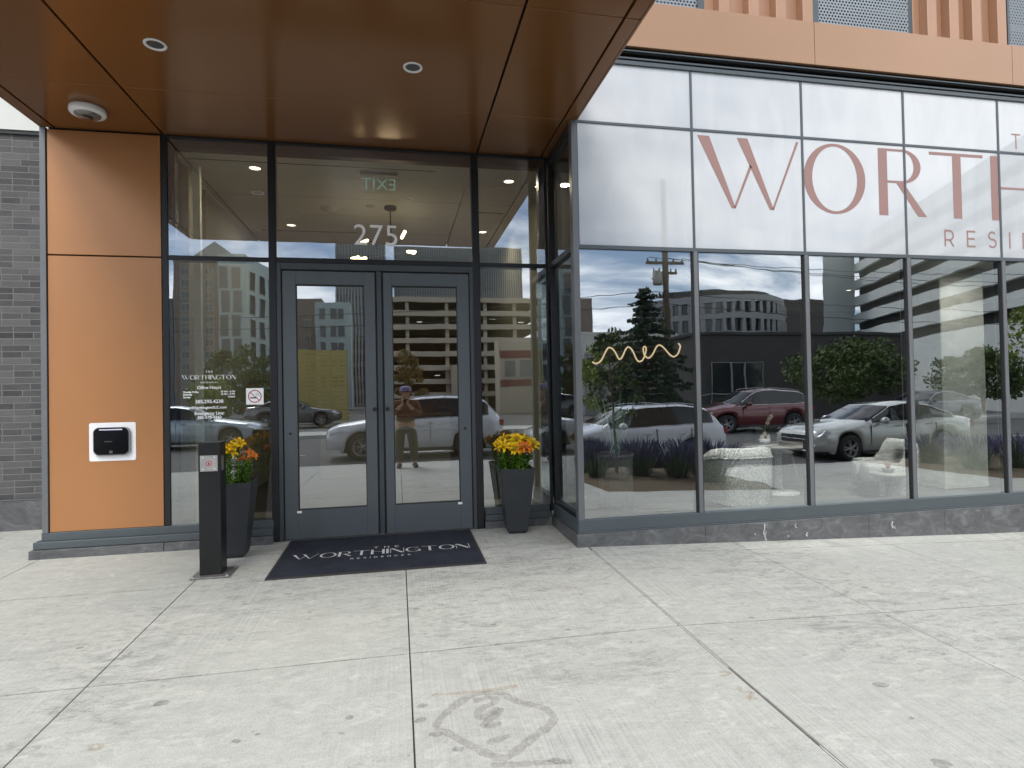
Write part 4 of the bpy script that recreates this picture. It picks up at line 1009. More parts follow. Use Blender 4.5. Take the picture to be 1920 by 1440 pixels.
for i in range(16):
    a = i*2.4; L = random.uniform(.35, .75); lean = random.uniform(.08, .35); d = Vector((math.cos(a)*lean, math.sin(a)*lean, 1)).normalized(); s_ = Vector((-math.sin(a), math.cos(a), 0)); w = random.uniform(.014, .028)
    p0 = Vector((math.cos(a)*.05, math.sin(a)*.05, .7)); ps = [p0+d*L*q+Vector((math.cos(a), math.sin(a), 0))*.14*q*q*L for q in (0, .3, .6, .85, 1)]
    vs = []
    for q, ww in zip(ps, (.5, 1, .9, .5, .05)): vs += [q-s_*w*ww, q+s_*w*ww]
    b.add(vs, [(2*q, 2*q+1, 2*q+3, 2*q+2) for q in range(4)], 0, True)
b.build('sword_leaves', simple('sage_leaf', (.12, .20, .12), .6), t)
# lamps inside: light of the lobby downlights and chandelier; lounge spots are added
def lamp(name, loc, w, size, rotx=0, col=(1, .84, .62)):
    l = bpy.data.lights.new(name, 'AREA'); l.shape = 'DISK'; l.size = size; l.energy = w; l.color = col
    o = bpy.data.objects.new(name, l); COL.objects.link(o); o.location = loc; return o
for x, y in ((-1.447, .58), (-1.441, 2.71), (1.304, .588), (1.309, 2.73)): lamp('downlight_beam', (x, y, CZ-.012), 6, .11)
lp = bpy.data.lights.new('chandelier_glow', 'POINT'); lp.energy = 5; lp.shadow_soft_size = .15; lp.color = (1, .82, .55); o = bpy.data.objects.new('chandelier_glow', lp); COL.objects.link(o); o.location = (-.05, 1.7, 3.12)
def spot(name, loc, w, ang, tgt):
    l = bpy.data.lights.new(name, 'SPOT'); l.energy = w; l.spot_size = R(ang); l.spot_blend = .8; l.shadow_soft_size = .05; l.color = (1, .97, .92)
    o = bpy.data.objects.new(name, l); COL.objects.link(o); o.location = loc; o.rotation_euler = (Vector(loc)-Vector(tgt)).to_track_quat('Z', 'Y').to_euler()
for x, y, w_, tx, ty in ((3.9, -.45, 620, 3.98, .0), (7.25, -.25, 75, 7.42, .5), (6.1, -.45, 500, 5.9, .2), (2.6, -.4, 50, 2.4, .1)): spot('lounge_fill_spot', (x, y, 2.935), w_, 62 if x != 7.25 else 120, (tx, ty, .4 if x != 7.25 else 1.5))  # added strong spots that brighten the armchairs and the column

# ------------------------------------------------------------------ across the street (what the glass reflects)
def interp(tab, x):
    if x <= tab[0][0]: return tab[0][1]
    for (a, fa), (b_, fb) in zip(tab, tab[1:]):
        if x <= b_: u = (x-a)/(b_-a); return fa+(fb-fa)*u
    return tab[-1][1]
def car(label, paint, loc, rz, style='suv', L=None, group='cars on the street'):
    suv = style == 'suv'
    if suv:
        L0, W, H, clr = 4.5, 1.86, 1.62, .24; wb = (.88, 3.56); wr = .35
        top = [(0,.66),(.06,.84),(.3,.94),(1.1,1.05),(1.25,1.08),(2.0,1.53),(2.4,1.60),(3.0,1.62),(3.7,1.57),(4.0,1.51),(4.38,1.10),(4.45,1.02),(4.5,.85)]
        belt = [(0,.62),(.06,.80),(.3,.90),(1.1,.99),(1.3,1.02),(4.1,1.10),(4.4,1.03),(4.5,.82)]
        wind, back, side, pill = (1.25, 2.0), (4.02, 4.38), (1.42, 4.1), (2.55, 3.42)
    else:
        L0, W, H, clr = 4.8, 1.84, 1.44, .20; wb = (.92, 3.72); wr = .33
        top = [(0,.58),(.06,.74),(.35,.84),(1.2,.95),(1.4,.98),(2.25,1.36),(2.7,1.43),(3.1,1.43),(3.5,1.36),(4.25,1.08),(4.5,1.05),(4.72,1.03),(4.8,.85)]
        belt = [(0,.55),(.06,.70),(.35,.80),(1.2,.90),(1.5,.93),(4.2,1.02),(4.7,.99),(4.8,.82)]
        wind, back, side, pill = (1.4, 2.25), (3.45, 4.25), (1.6, 4.1), (2.75,)
    sc_ = (L or L0)/L0
    t = thing(('parked_suv' if suv else 'parked_sedan'), label, 'car', loc, rz, group)
    N = 76; xs = sorted(set([L0*i/N for i in range(N+1)]+[wind[0], wind[1], back[0], back[1], side[0], side[1], .03, L0-.03]))
    vs = []; m = 9
    def hw(x):
        u = min(x, L0-x); r = .42; w = W/2
        if u < r: w *= 1-.20*(1-u/r)**2.2
        return w*(1-.03*abs(x-L0/2)/(L0/2))
    def arch(x):
        z = clr+(.06 if x < .35 or x > L0-.35 else 0)
        for wx in wb:
            R_ = wr+.07; d = abs(x-wx)
            if d < R_: z = max(z, wr+math.sqrt(R_*R_-d*d)*.98)
        return z
    for x in xs:
        w = hw(x); zb = arch(x); be = interp(belt, x); tp = max(interp(top, x), be+.01); zb = min(zb, be-.10)
        cab = tp-be; wr_ = w*.93-max(.05, cab*.40) if cab > .12 else w*.86
        mid = zb+(be-zb)*.5
        sec = [(w*.94, zb), (w*1.0, zb+(be-zb)*.22), (w*1.0, mid), (w*.985, zb+(be-zb)*.8), (w*.955, be-.015), (w*.93, be), (wr_+.015, tp-.035 if cab > .12 else be+(tp-be)*.5), (wr_-.04, tp), (0, tp+.03*(1 if cab > .3 else .5))]
        vs += [(L0/2-x, y, z) for y, z in sec]
    ns = len(xs); fs = []; bm_ = [[], [], []]
    body = MB(); gl = MB()
    V = vs; VL = [(x, -y, z) for x, y, z in vs]
    bodyf, glf = [], []
    for i in range(ns-1):
        xm = (xs[i]+xs[i+1])/2
        for j in range(m-1):
            f_ = (i*m+j, i*m+j+1, (i+1)*m+j+1, (i+1)*m+j)
            isg = False
            if j == 5 and side[0] < xm < side[1]:
                cabz = interp(top, xm)-interp(belt, xm)
                if cabz > .11: isg = True
            if j in (6, 7) and (wind[0]+.05 < xm < wind[1]-.04 or back[0]+.04 < xm < back[1]-.03): isg = True
            if j == 5 and (wind[0]+.1 < xm < wind[1]-.12) and xm < side[0]: isg = False
            (glf if isg else bodyf).append(f_)
    for verts, flip in ((V, False), (VL, True)):
        for lst, mb in ((bodyf, body), (glf, gl)):
            mb.add(verts, [f_[::-1] if not flip else f_ for f_ in lst], 0, True)
        for i in (0, ns-1):
            ff_ = tuple(range(i*m, i*m+m)); body.add([verts[q] for q in ff_]+[(verts[i*m][0], 0, verts[i*m][2])], [tuple(range(m+1))], 0)
    o = body.build('body', paint, t); sg = o.modifiers.new('w', 'WELD'); sg.merge_threshold = .0005
    o.data.polygons.foreach_set('use_smooth', [True]*len(o.data.polygons))
    o2 = gl.build('windows', 'carglass', t); o2.location = (0, 0, .0)
    b = MB(); b.box(-L0/2+.35, L0/2-.35, -W/2+.22, W/2-.22, clr-.04, .62); b.build('underbody', 'trimk', t)
    b = MB()
    for sy in (-1, 1):
        for wx in wb: b.lathe([(wr+.06, sy*(W/2-.36)), (wr+.06, sy*(W/2-.07))], (L0/2-wx, 0, wr), 'y', 24, caps=False); b.lathe([(0, sy*(W/2-.36)), (wr+.06, sy*(W/2-.36))], (L0/2-wx, 0, wr), 'y', 24, caps=False)
        b.box(-L0/2+1.25, L0/2-1.35, sy*(W/2*.93)-.03, sy*(W/2*.93)+.035, clr-.03, clr+.06)
    b.build('lower_trim', 'trimk', t)
    for sy in (-1, 1):
        for wx in wb:
            w_ = empty('wheel', (L0/2-wx, sy*(W/2-.11), wr)); w_.parent = t
            q = MB(); q.lathe([(wr*.66, -.10), (wr*.93, -.11), (wr, -.08), (wr, .08), (wr*.93, .11), (wr*.66, .10)], (0,0,0), 'y', 32, caps=False); q.build('tyre', 'tyre', w_)
            q = MB(); q.lathe([(wr*.68, sy*.09), (wr*.62, sy*.095), (wr*.60, sy*.02)], (0,0,0), 'y', 32, caps=False); q.lathe([(0, sy*.085), (.05, sy*.08), (.055, sy*.03)], (0,0,0), 'y', 16, caps=False)
            for k_ in range(5):
                for dd in (-.16, .16):
                    a = 2*PI*k_/5; r0 = .04; r1 = wr*.64
                    p0 = Vector((math.cos(a+dd)*r0, sy*.07, math.sin(a+dd)*r0)); p1 = Vector((math.cos(a+dd*1.1)*r1, sy*.08, math.sin(a+dd*1.1)*r1))
                    q.tube([p0, p1], [.018, .012], 6)
            q.build('rim', 'rim', w_)
            q = MB(); q.lathe([(0, sy*.0), (wr*.62, sy*.0)], (0,0,0), 'y', 24, caps=False); q.build('brake_disc', 'trimk', w_)
    # details
    fz = .70 if suv else .62
    b = MB(); b.box(L0/2-.03, L0/2+.012, -.50, .50, fz-.16, fz+.02); b.box(L0/2-.05, L0/2+.01, -.62, .62, .30, .42); b.build('grille', 'trimk', t, .01)
    b = MB(); b.box(L0/2-.02, L0/2+.02, -.53, .53, fz+.025, fz+.045); b.box(L0/2-.02, L0/2+.02, -.45, .45, fz-.07, fz-.06); b.build('grille_bar', 'chrome', t, .004)
    for sy in (-1, 1):
        b = MB(); y0, y1 = sy*.48, sy*(W/2-.10)
        b.add([(L0/2-.005, y0, fz-.02), (L0/2-.10, y1, fz+.0), (L0/2-.42, sy*(W/2-.035), fz+.10), (L0/2-.30, sy*(W/2-.09), fz+.155), (L0/2-.06, y0, fz+.07)], [(0,1,4),(1,2,3,4)] if sy > 0 else [(4,1,0),(4,3,2,1)])
        h_ = b.build('headlight', 'lampg', t); h_.scale = (1.012, 1.012, 1.0)
        b = MB(); zt = .93 if suv else .88
        b.box(-L0/2-.01, -L0/2+.12, sy*(W/2-.42), sy*(W/2-.13), zt-.12, zt+.05); b.build('tail_light', 'taill', t, .02)
        b = MB(); mx = L0/2-(wind[0]+.42); b.lathe([(0, -.09), (.07, -.08), (.085, 0), (.07, .08), (0, .09)], (mx, sy*(W/2+.10), (1.10 if suv else 1.0)), 'y', 14, caps=False); b.tube([(mx, sy*(W/2-.07), (1.06 if suv else .96)), (mx, sy*(W/2+.06), (1.08 if suv else .98))], .02, 6)
        b.build('wing_mirror', paint, t)
        b = MB()
        pth = [(L0/2-x, sy*(hw(x)*.93-max(.05, (interp(top, x)-interp(belt, x))*.40)+.03), interp(top, x)-.035) for x in [side[0]+.05+(side[1]-side[0]-.1)*q/12 for q in range(13)]]
        b.tube(pth, .012, 6); b.tube([(L0/2-x, sy*(hw(x)*.945), interp(belt, x)+.005) for x in [side[0]-.2+(side[1]-side[0]+.2)*q/12 for q in range(13)]], .010, 6)
        b.build('window_trim', 'chrome', t)
        b = MB()
        for hx in (2.35, 3.25): b.box(L0/2-hx-.09, L0/2-hx+.09, sy*(W/2-.005), sy*(W/2+.02), .86, .885)
        b.build('door_handle', paint, t, .006)
        b = MB()
        for hx in (1.5, 2.58, 3.48): b.box(L0/2-hx-.004, L0/2-hx+.004, sy*(W/2-.03), sy*(W/2+.0015), .36, (.98 if suv else .90))
        b.build('door_gap', 'trimk', t)
        if suv:
            b = MB(); b.tube([(L0/2-x, sy*.60, interp(top, x)+.055) for x in (2.1, 2.3, 3.0, 3.7, 3.95)], .014, 6)
            for x in (2.1, 3.0, 3.95): b.tube([(L0/2-x, sy*.60, interp(top, x)-.02), (L0/2-x, sy*.60, interp(top, x)+.055)], .016, 6)
            b.build('roof_rail', 'rim', t)
    b = MB(); b.box(-L0/2-.012, -L0/2+.0, -.16, .16, .62, .74); b.build('licence_plate', 'white', t, .003)
    t.scale = (sc_, 1, 1)
    return t
car('white crossover passing in front of the entrance, reflected in the door glass', 'cw', (.50, -10.45, RZ(0, -10.4)), PI, 'suv', 4.65)
car('white crossover parked beyond the lavender bed at the first bay pane', 'cw', (5.5, -9.1, RZ(5, -9.2)), PI, 'suv', 4.3).scale.z = .88
car('champagne sedan parked behind the bay armchairs\' reflection', 'cs', (12.55, -9.3, RZ(11.5, -9.3)-.05), PI, 'sedan', 4.75)
car('maroon crossover with roof rails across the street before the dark block building', 'cr', (13.6, -16.6, RZ(13, -16.6)), PI, 'suv', 4.8)
car('pale blue sedan driving toward the right on the far lane', 'cb', (-7.0, -15.9, RZ(-7, -15.9)), 0, 'sedan', 4.8)
car('grey sedan parked before the olive slatted fence', 'cg', (-5.5, -27.4, -.17), 0, 'sedan', 4.8)
car('navy hatchback parked beside the spreading dark tree', 'cn', (22.5, -17.2, RZ(12, -17)), PI, 'sedan', 4.2)

# person taking the photograph, reflected in the right door leaf
def person(loc, rz):
    t = thing('person', 'person in brown sweater, olive trousers and pale cap holding up a phone', 'person', loc, rz)
    def skin(name, vs, es, rad, mat, parent, sub=2):
        me = bpy.data.meshes.new(name); me.from_pydata(vs, es, []); o = bpy.data.objects.new(name, me); COL.objects.link(o); o.parent = parent
        sk = o.modifiers.new('skin', 'SKIN'); sk.use_smooth_shade = True
        for i, r in enumerate(rad): me.skin_vertices[0].data[i].radius = r if isinstance(r, tuple) else (r, r)
        me.skin_vertices[0].data[0].use_root = True
        sb = o.modifiers.new('sub', 'SUBSURF'); sb.levels = sb.render_levels = sub
        me.materials.append(M[mat]); return o
    # front is +y. body
    V = [(0,0,.88),(0,-.01,1.05),(0,0,1.20),(0,.0,1.34),(0,.01,1.42),(0,.02,1.47),(0,.03,1.55),(0,.035,1.61),
         (-.10,0,.84),(-.11,.02,.47),(-.12,-.02,.09),(-.13,.12,.04),
         (.10,0,.84),(.12,.02,.47),(.14,-.02,.09),(.16,.12,.04),
         (-.17,0,1.35),(-.24,.06,1.10),(-.12,.27,1.24),(-.055,.34,1.33),
         (.17,0,1.35),(.24,.06,1.10),(.10,.27,1.24),(.035,.34,1.33)]
    E = [(0,1),(1,2),(2,3),(3,4),(4,5),(5,6),(6,7),(0,8),(8,9),(9,10),(10,11),(0,12),(12,13),(13,14),(14,15),(3,16),(16,17),(17,18),(18,19),(3,20),(20,21),(21,22),(22,23)]
    Rr = [(.15,.11),(.145,.105),(.16,.11),(.15,.10),(.065,.06),(.052,.052),(.075,.09),(.07,.085),
          .085,.058,.04,.03,.085,.058,.04,.03,.06,.045,.035,.025,.06,.045,.035,.025]
    body = skin('body', V, E, Rr, 'skin', t)
    # face details
    b = MB()
    for s_ in (-1, 1): b.lathe([(0,-.008),(.010,0),(0,.008)], (s_*.030, .128, 1.585), n=8)
    b.build('eyes', 'dark', body)
    b = MB(); b.add([(-.014,.125,1.56),(.014,.125,1.56),(0,.155,1.562),(0,.128,1.60)], [(0,1,2),(1,3,2),(3,0,2)]); b.build('nose', 'skin', body)
    b = MB(); b.box(-.025,.025,.118,.128,1.532,1.540); b.build('mouth', 'redink', body)
    for s_ in (-1, 1):
        b = MB(); b.lathe([(0,-.03),(.016,-.01),(.018,.012),(0,.03)], (s_*.082, .035, 1.575), n=10); b.build('ear', 'skin', body)
    # hands: palm and five fingers each closing on the phone
    for s_, wx in ((-1, -.055), (1, .035)):
        hv = [(wx,.34,1.33),(wx-.012*s_*-1*0,.365,1.365)]; he = [(0,1)]; hr = [.022,.024]
        px = wx
        for k_ in range(4):
            a = len(hv); zz = 1.362+.014*k_
            hv += [(px, .378, zz), (px+s_*.006, .405-.003*k_, zz+.004), (px-s_*.012, .418-.003*k_, zz+.006)]; he += [(1, a), (a, a+1), (a+1, a+2)]; hr += [.009, .008, .007]
        a = len(hv); hv += [(px-s_*.018, .352, 1.372), (px-s_*.030, .356, 1.395)]; he += [(1, a), (a, a+1)]; hr += [.010, .008]
        skin('hand', hv, he, hr, 'skin', body, 1)
    # clothes follow the same skeleton a little wider
    skin('sweater', [V[i] for i in (0,1,2,3,4,16,17,18,20,21,22)], [(0,1),(1,2),(2,3),(3,4),(3,5),(5,6),(6,7),(3,8),(8,9),(9,10)],
         [(.172,.132),(.172,.128),(.182,.130),(.168,.118),(.078,.072),.076,.062,.047,.076,.062,.047], 'shirt', t)
    skin('trousers', [(0,0,.93),(0,0,.86),(-.10,0,.80),(-.11,.02,.47),(-.12,-.02,.12),(.10,0,.80),(.12,.02,.47),(.14,-.02,.12)], [(0,1),(1,2),(2,3),(3,4),(1,5),(5,6),(6,7)],
         [(.168,.128),(.168,.128),.108,.085,.070,.108,.085,.070], 'trouser', t)
    for x0, x1 in ((-.12,-.13),(.14,.16)):
        skin('shoe', [(x0,-.04,.05),(x0,.03,.055),(x1,.15,.038),(x1,.19,.034)], [(0,1),(1,2),(2,3)], [(.05,.05),(.052,.05),(.048,.036),(.036,.026)], 'shoe', t)
    b = MB(); b.lathe([(.100,-.02),(.100,.02),(.088,.055),(.055,.08),(0,.088)], (0,.035,1.62), n=24, caps=False)
    vs = [(x, .12+.07*math.cos(x*12), 1.605) for x in (-.075,-.05,-.02,.02,.05,.075)]+[(x, .10, 1.612) for x in (-.075,-.05,-.02,.02,.05,.075)]
    b.add(vs, [(i, i+1, i+7, i+6) for i in range(5)], 0, True); b.build('cap', 'cap', t)
    t.scale = (1.22, 1.15, 1.0)
    return t
person((.165, -6.46, G(.16, -6.4)+.0), 0)
t = thing('phone', 'black phone held up by the person in the brown sweater', 'phone', (.155, -6.055, 1.27))
b = MB(); b.box(-.075, .075, -.004, .004, -.036, .036); b.build('case', 'phone', t, .003)
b = MB(); b.lathe([(.009,.004),(.009,.0055),(0,.0055)], (-.058, 0, .02), 'y', 12); b.build('camera_lens', 'chrome', t)

# trees and plants
def leafcloud(b, c, rad, n, size, rnd, flat=1.0, droop=0, mi=0):
    for _ in range(n):
        while True:
            p = Vector((rnd.uniform(-1,1), rnd.uniform(-1,1), rnd.uniform(-1,1)))
            if p.length <= 1: break
        p = Vector((p.x*rad[0], p.y*rad[1], p.z*rad[2]))+Vector(c)
        s = size*rnd.uniform(.6, 1.3); a = Vector((rnd.gauss(0,1), rnd.gauss(0,1), rnd.gauss(0,1)*flat-droop)).normalized(); u = a.cross(Vector((rnd.gauss(0,1), rnd.gauss(0,1), rnd.gauss(0,1)))).normalized()
        b.add([p-u*s*.3, p+a*s*.5+u*0.1*s, p+u*s*.3, p-a*s*.5], [(0,1,2,3)], mi)
def tree(name, label, loc, h, r, leafmat, seed, crown_z=.35, n=26, leaves=130, size=.16, trunk=.1, group=None):
    rnd = random.Random(seed); t = thing(name, label, 'tree', loc, 0, group)
    b = MB(); lean = rnd.uniform(-.05, .05)*h
    pth = smooth([(0,0,-.1),(lean*.3,0,h*.3),(lean,.05*h*rnd.uniform(-1,1),h*.62),(lean*1.2,0,h*.86)], 4)
    b.tube(pth, [trunk*(1-.75*i/len(pth)) for i in range(len(pth))], 8)
    cl = []
    for i in range(n):
        u = rnd.uniform(0, 1); z = h*(crown_z+(1-crown_z)*u*.94); rr = r*math.sin(PI*min(.97, .18+.8*u))**.7*rnd.uniform(.35, 1.0); a = i*2.4+rnd.uniform(-.4,.4)
        c = (lean*z/h+rr*math.cos(a), rr*math.sin(a), z); cl.append(c)
        z0 = max(h*.25, z-rr*.7); b.tube([(lean*z0/h, 0, z0), (c[0]*.5, c[1]*.5, (z0+z)/2+.03*h), c], [trunk*.35, trunk*.2, trunk*.06], 5)
    b.build('trunk', 'bark', t)
    b = MB()
    for c in cl: q = rnd.uniform(.22, .42)*r; leafcloud(b, c, (q, q, q*.7), leaves, size, rnd)
    b.build('crown', leafmat, t); return t
def conifer(label, loc, h, r, seed):
    rnd = random.Random(seed); t = thing('conifer_tree', label, 'tree', loc)
    b = MB(); b.tube([(0,0,-.1),(0,0,h*.5),(.05,0,h)], [.13,.08,.015], 8); cr = MB()
    z = h*.12; i = 0
    while z < h*.985:
        u = z/h; rr = r*(1-u)**.75*(1.05 if u < .7 else .9)+.05
        for k_ in range(7):
            a = i*1.1+k_*2*PI/7+rnd.uniform(-.3, .3); L = rr*rnd.uniform(.55, 1.15)
            p1 = Vector((math.cos(a)*L, math.sin(a)*L, -L*.12+rnd.uniform(-.05,.12))); p0 = Vector((0,0,z))
            mid = p0+p1*.5+Vector((0,0,.10*L)); b.tube([p0, mid, p0+p1], [.02, .014, .004], 5)
            for q in range(int(5+L*9)):
                s = rnd.uniform(.12, 1); c = p0.lerp(mid, s*2) if s < .5 else mid.lerp(p0+p1, s*2-1)
                leafcloud(cr, c, (.16*(1.2-s*.4), .16, .09), 14, .12, rnd, .5, .35)
        z += h*.042; i += 1
    b.build('trunk', 'bark', t); cr.build('crown', 'con', t)
conifer('dark drooping conifer rising beside the utility pole', (10.7, -19.6, -.17), 6.1, 2.7, 3)
tree('street_tree', 'slim young street tree staked in the planting bed at the bay corner', (4.05, -6.2, G(4, -6.2)), 2.9, .55, 'bushl', 21, .38, 18, 55, .09, .035)
tree('street_tree', 'leafy yellow green street tree in the planting bed at the far right', (15.3, -6.3, G(13, -6.3)), 4.6, 1.25, 'yell', 22, .28, 30, 150, .11, .06)
tree('spreading_tree', 'broad low dark tree in front of the dark block building', (20.3, -19.0, -.17), 3.6, 2.35, 'bushl', 23, .32, 40, 240, .17, .13)
tree('spreading_tree', 'second broad tree right of the low dark one', (29.5, -20.5, -.17), 3.2, 2.2, 'bushl', 24, .3, 36, 200, .19, .13)
tree('bronze_tree', 'small bronze leaved tree in front of the parking garage', (.75, -34, -.3), 4.7, 1.2, 'autumn', 25, .3, 30, 160, .15, .08)
for i, (x, y, h, r, m_) in enumerate(((-13.6, -44, 5.6, 1.9, 'bushl'), (-10.8, -42, 6.2, 2.0, 'bushl'), (-10.4, -30, 3.0, 1.4, 'yell'), (-8.2, -31, 3.4, 1.3, 'bushl'))):
    tree('lot_tree', ('dark tree below the pale green block, left one', 'taller dark tree below the pale green block', 'low yellow green shrub tree by the left parking lot', 'small dark tree left of the olive fence')[i], (x, y, -.3), h, r, m_, 40+i, .2, 26, 130, .2, .1, 'trees in the parking lot')
tree('garden_tree', 'yellow green tree beside the conifer', (9.2, -21.2, -.17), 3.6, 1.5, 'yell', 51, .25, 26, 150, .15, .08)
# lavender
b = MB(); g_ = MB(); rnd = random.Random(9)
for cx, cy, r in [(3.45,-5.6,.35),(4.3,-5.7,.5),(4.9,-5.4,.5),(5.5,-5.6,.5),(5.3,-4.9,.45),(4.6,-6.4,.4),(11.0,-5.1,.5),(11.8,-5.0,.5),(12.6,-5.1,.5),(3.5,-6.5,.4),(5.7,-6.5,.4),(11.2,-6.3,.5),(14,-5.2,.5)]:
    for _ in range(210):
        a = rnd.uniform(0, 6.28); u = math.sqrt(rnd.random()); p0 = Vector((cx+r*.35*u*math.cos(a), cy+r*.35*u*math.sin(a), G(cx, cy))); h = rnd.uniform(.42, .72)
        tip = Vector((cx+r*u*math.cos(a)*1.05, cy+r*u*math.sin(a)*1.05, G(cx, cy)+h)); s_ = Vector((-math.sin(a), math.cos(a), 0))*.006
        g_.add([p0-s_, p0+s_, tip+s_*.6, tip-s_*.6], [(0,1,2,3)])
        d = (tip-p0).normalized(); e = d.cross(Vector((math.cos(a*3), math.sin(a*3), .2))).normalized()*.014
        q = tip-d*.16; b.add([q, q+d*.07+e, tip+d*.02, q+d*.07-e], [(0,1,2,3)])
for nm, mb, mt, lb in (('lavender_flowers', b, 'lav', 'purple lavender flower spikes in the planting bed'), ('lavender_foliage', g_, 'lavg', 'grey green lavender stems in the planting bed')):
    o = mb.build(nm, mt); tag(o, lb, 'lavender'); o['kind'] = 'stuff'
# utility poles and wires
def pole(label, x, y, h, r, arms, base=-.2, name='utility_pole'):
    t = thing(name, label, 'utility pole', (x, y, base)); b = MB(); b.tube([(0,0,0),(0,0,h)], [r, r*.72], 12); b.build('pole_shaft', 'polew', t)
    for z, w in arms:
        b = MB(); b.box(-w, w, -.05, .05, z-.06, z+.06); c = b.build('cross_arm', 'polew', t)
        q = MB()
        for i in range(5): q.lathe([(.02,0),(.05,.03),(.03,.08),(.05,.12),(0,.16)], (-w*.92+i*w*.46, 0, z+.06), n=8)
        q.build('insulators', 'trimk', c)
    return t
pole('tall timber utility pole with cross arms beside the conifer', 12.5, -21.3, 11.5, .17, [(7.55, .95), (7.1, .6), (5.95, .35)])
pole('thinner second utility pole right of the tall one', 15.2, -27.0, 8.2, .12, [(7.0, .5)], -.3)
t = thing('transformer', 'grey cylindrical transformer can on the tall utility pole', 'transformer', (12.1, -21.3, 6.3)); b = MB(); b.lathe([(0,0),(.2,.02),(.22,.1),(.22,.6),(.15,.68),(0,.7)], n=20, caps=False); b.build('tank', 'steeldk', t)
b = MB(); b.tube([(-.18,0,.3),(-.3,0,.3)], .03, 6); b.build('bracket', 'trimk', t)
def wires(name, label, sets):
    b = MB()
    for a, c, sag in sets:
        a, c = Vector(a), Vector(c); b.tube([a.lerp(c, i/14)-Vector((0,0,sag*4*(i/14)*(1-i/14))) for i in range(15)], .016, 5)
    o = b.build(name, 'wire'); tag(o, label, 'power lines')
wires('power_lines', 'black overhead power lines running right from the tall pole', [((11.7,-21.3,7.6),(60,-20,9.2),1.2), ((12.4,-21.3,7.6),(60,-20.5,9.0),1.5), ((13.4,-21.3,7.6),(60,-21,8.7),1.6), ((12,-21.3,6.0),(60,-21,6.4),1.0), ((12,-21.3,5.5),(60,-21,5.9),1.2)])
wires('power_lines', 'black overhead power lines running left from the tall pole', [((12,-21.3,6.0),(-60,-22,6.6),1.6), ((12,-21.3,5.4),(-60,-22,5.7),1.4)])
# street furniture
for i, (x, lb) in enumerate(((-2.55, 'orange and white striped barrel left, reflected in the left door'), (-.62, 'orange and white striped barrel right, before the white crossover'))):
    t = thing('traffic_barrel', lb, 'traffic barrel', (x, -8.55, RZ(0, -8.5)), 0, 'striped traffic barrels')
    b = MB()
    for j in range(5): z0 = .06+j*.19; r0, r1 = .15-.012*j, .15-.012*(j+1); b.lathe([(r0, z0), (r1, z0+.188)], n=20, mi=j % 2, caps=False)
    b.lathe([(.09, 1.01), (0, 1.02)], n=20, caps=False); b.build('barrel_body', ['orange', 'whites'], t)
    b = MB(); b.lathe([(.24, 0), (.24, .05), (.18, .06)], n=20); b.build('rubber_base', 'tyre', t)
t = thing('parking_meter', 'black parking pay post by the kerb', 'parking meter', (12.1, -10.9+3.3, G(12, -7.3)))
b = MB(); b.tube([(0,0,0),(0,0,1.05)], .05, 10); b.build('post', 'black', t)
b = MB(); b.lathe([(.05,1.0),(.11,1.08),(.13,1.25),(.10,1.38),(0,1.42)], n=16); b.build('meter_head', 'black', t)

# --- buildings
def block(label, x0, x1, y0, y1, z1, mat, name='office_building', z0=-1.0):
    t = thing(name, label, 'building', ((x0+x1)/2, (y0+y1)/2, 0)); cx, cy = (x0+x1)/2, (y0+y1)/2
    b = MB(); b.box(x0-cx, x1-cx, y0-cy, y1-cy, z0, z1); b.build('wall', mat, t, .02); t['_'] = 0
    return t, cx, cy
def win(t, cx, cy, x0, x1, z0, z1, yf, frame='mullw', glassm='winref', split=1, proud=.06, fw=.09):
    b = MB()
    b.box(x0-cx-fw, x1-cx+fw, yf-cy, yf-cy+proud, z0-fw, z0); b.box(x0-cx-fw, x1-cx+fw, yf-cy, yf-cy+proud, z1, z1+fw); b.box(x0-cx-fw, x0-cx, yf-cy, yf-cy+proud, z0, z1); b.box(x1-cx, x1-cx+fw, yf-cy, yf-cy+proud, z0, z1)
    for i in range(1, split): xx = x0+(x1-x0)*i/split-cx; b.box(xx-fw*.3, xx+fw*.3, yf-cy, yf-cy+proud*.8, z0, z1)
    w = b.build('window', frame, t)
    b = MB(); b.quad((x1-cx, yf-cy+.02, z0), (x0-cx, yf-cy+.02, z0), (x0-cx, yf-cy+.02, z1), (x1-cx, yf-cy+.02, z1)); b.build('pane', glassm, w)
# brown tower with gable
t, cx, cy = block('tall brown tower with small windows and a pointed gable', -34.6, -24.8, -108, -95, 24.2, 'brown', 'residential_tower')
b = MB(); b.add([(-31.6-cx,-95-cy+.3,24.2),(-25.4-cx,-95-cy+.3,24.2),(-28.3-cx,-95-cy+.3,26.6),(-31.6-cx,-100-cy,24.2),(-25.4-cx,-100-cy,24.2),(-28.3-cx,-100-cy,26.6)], [(0,2,1),(0,3,5,2),(1,2,5,4),(3,4,5)]); b.build('gable_roof', 'mullw', t)
for zz in range(11):
    for xx in (-32.9, -29.4): win(t, cx, cy, xx-.55, xx+.55, 21.2-zz*1.9, 22.2-zz*1.9, -95, 'mullw', 'winref', 2, .05, .12)
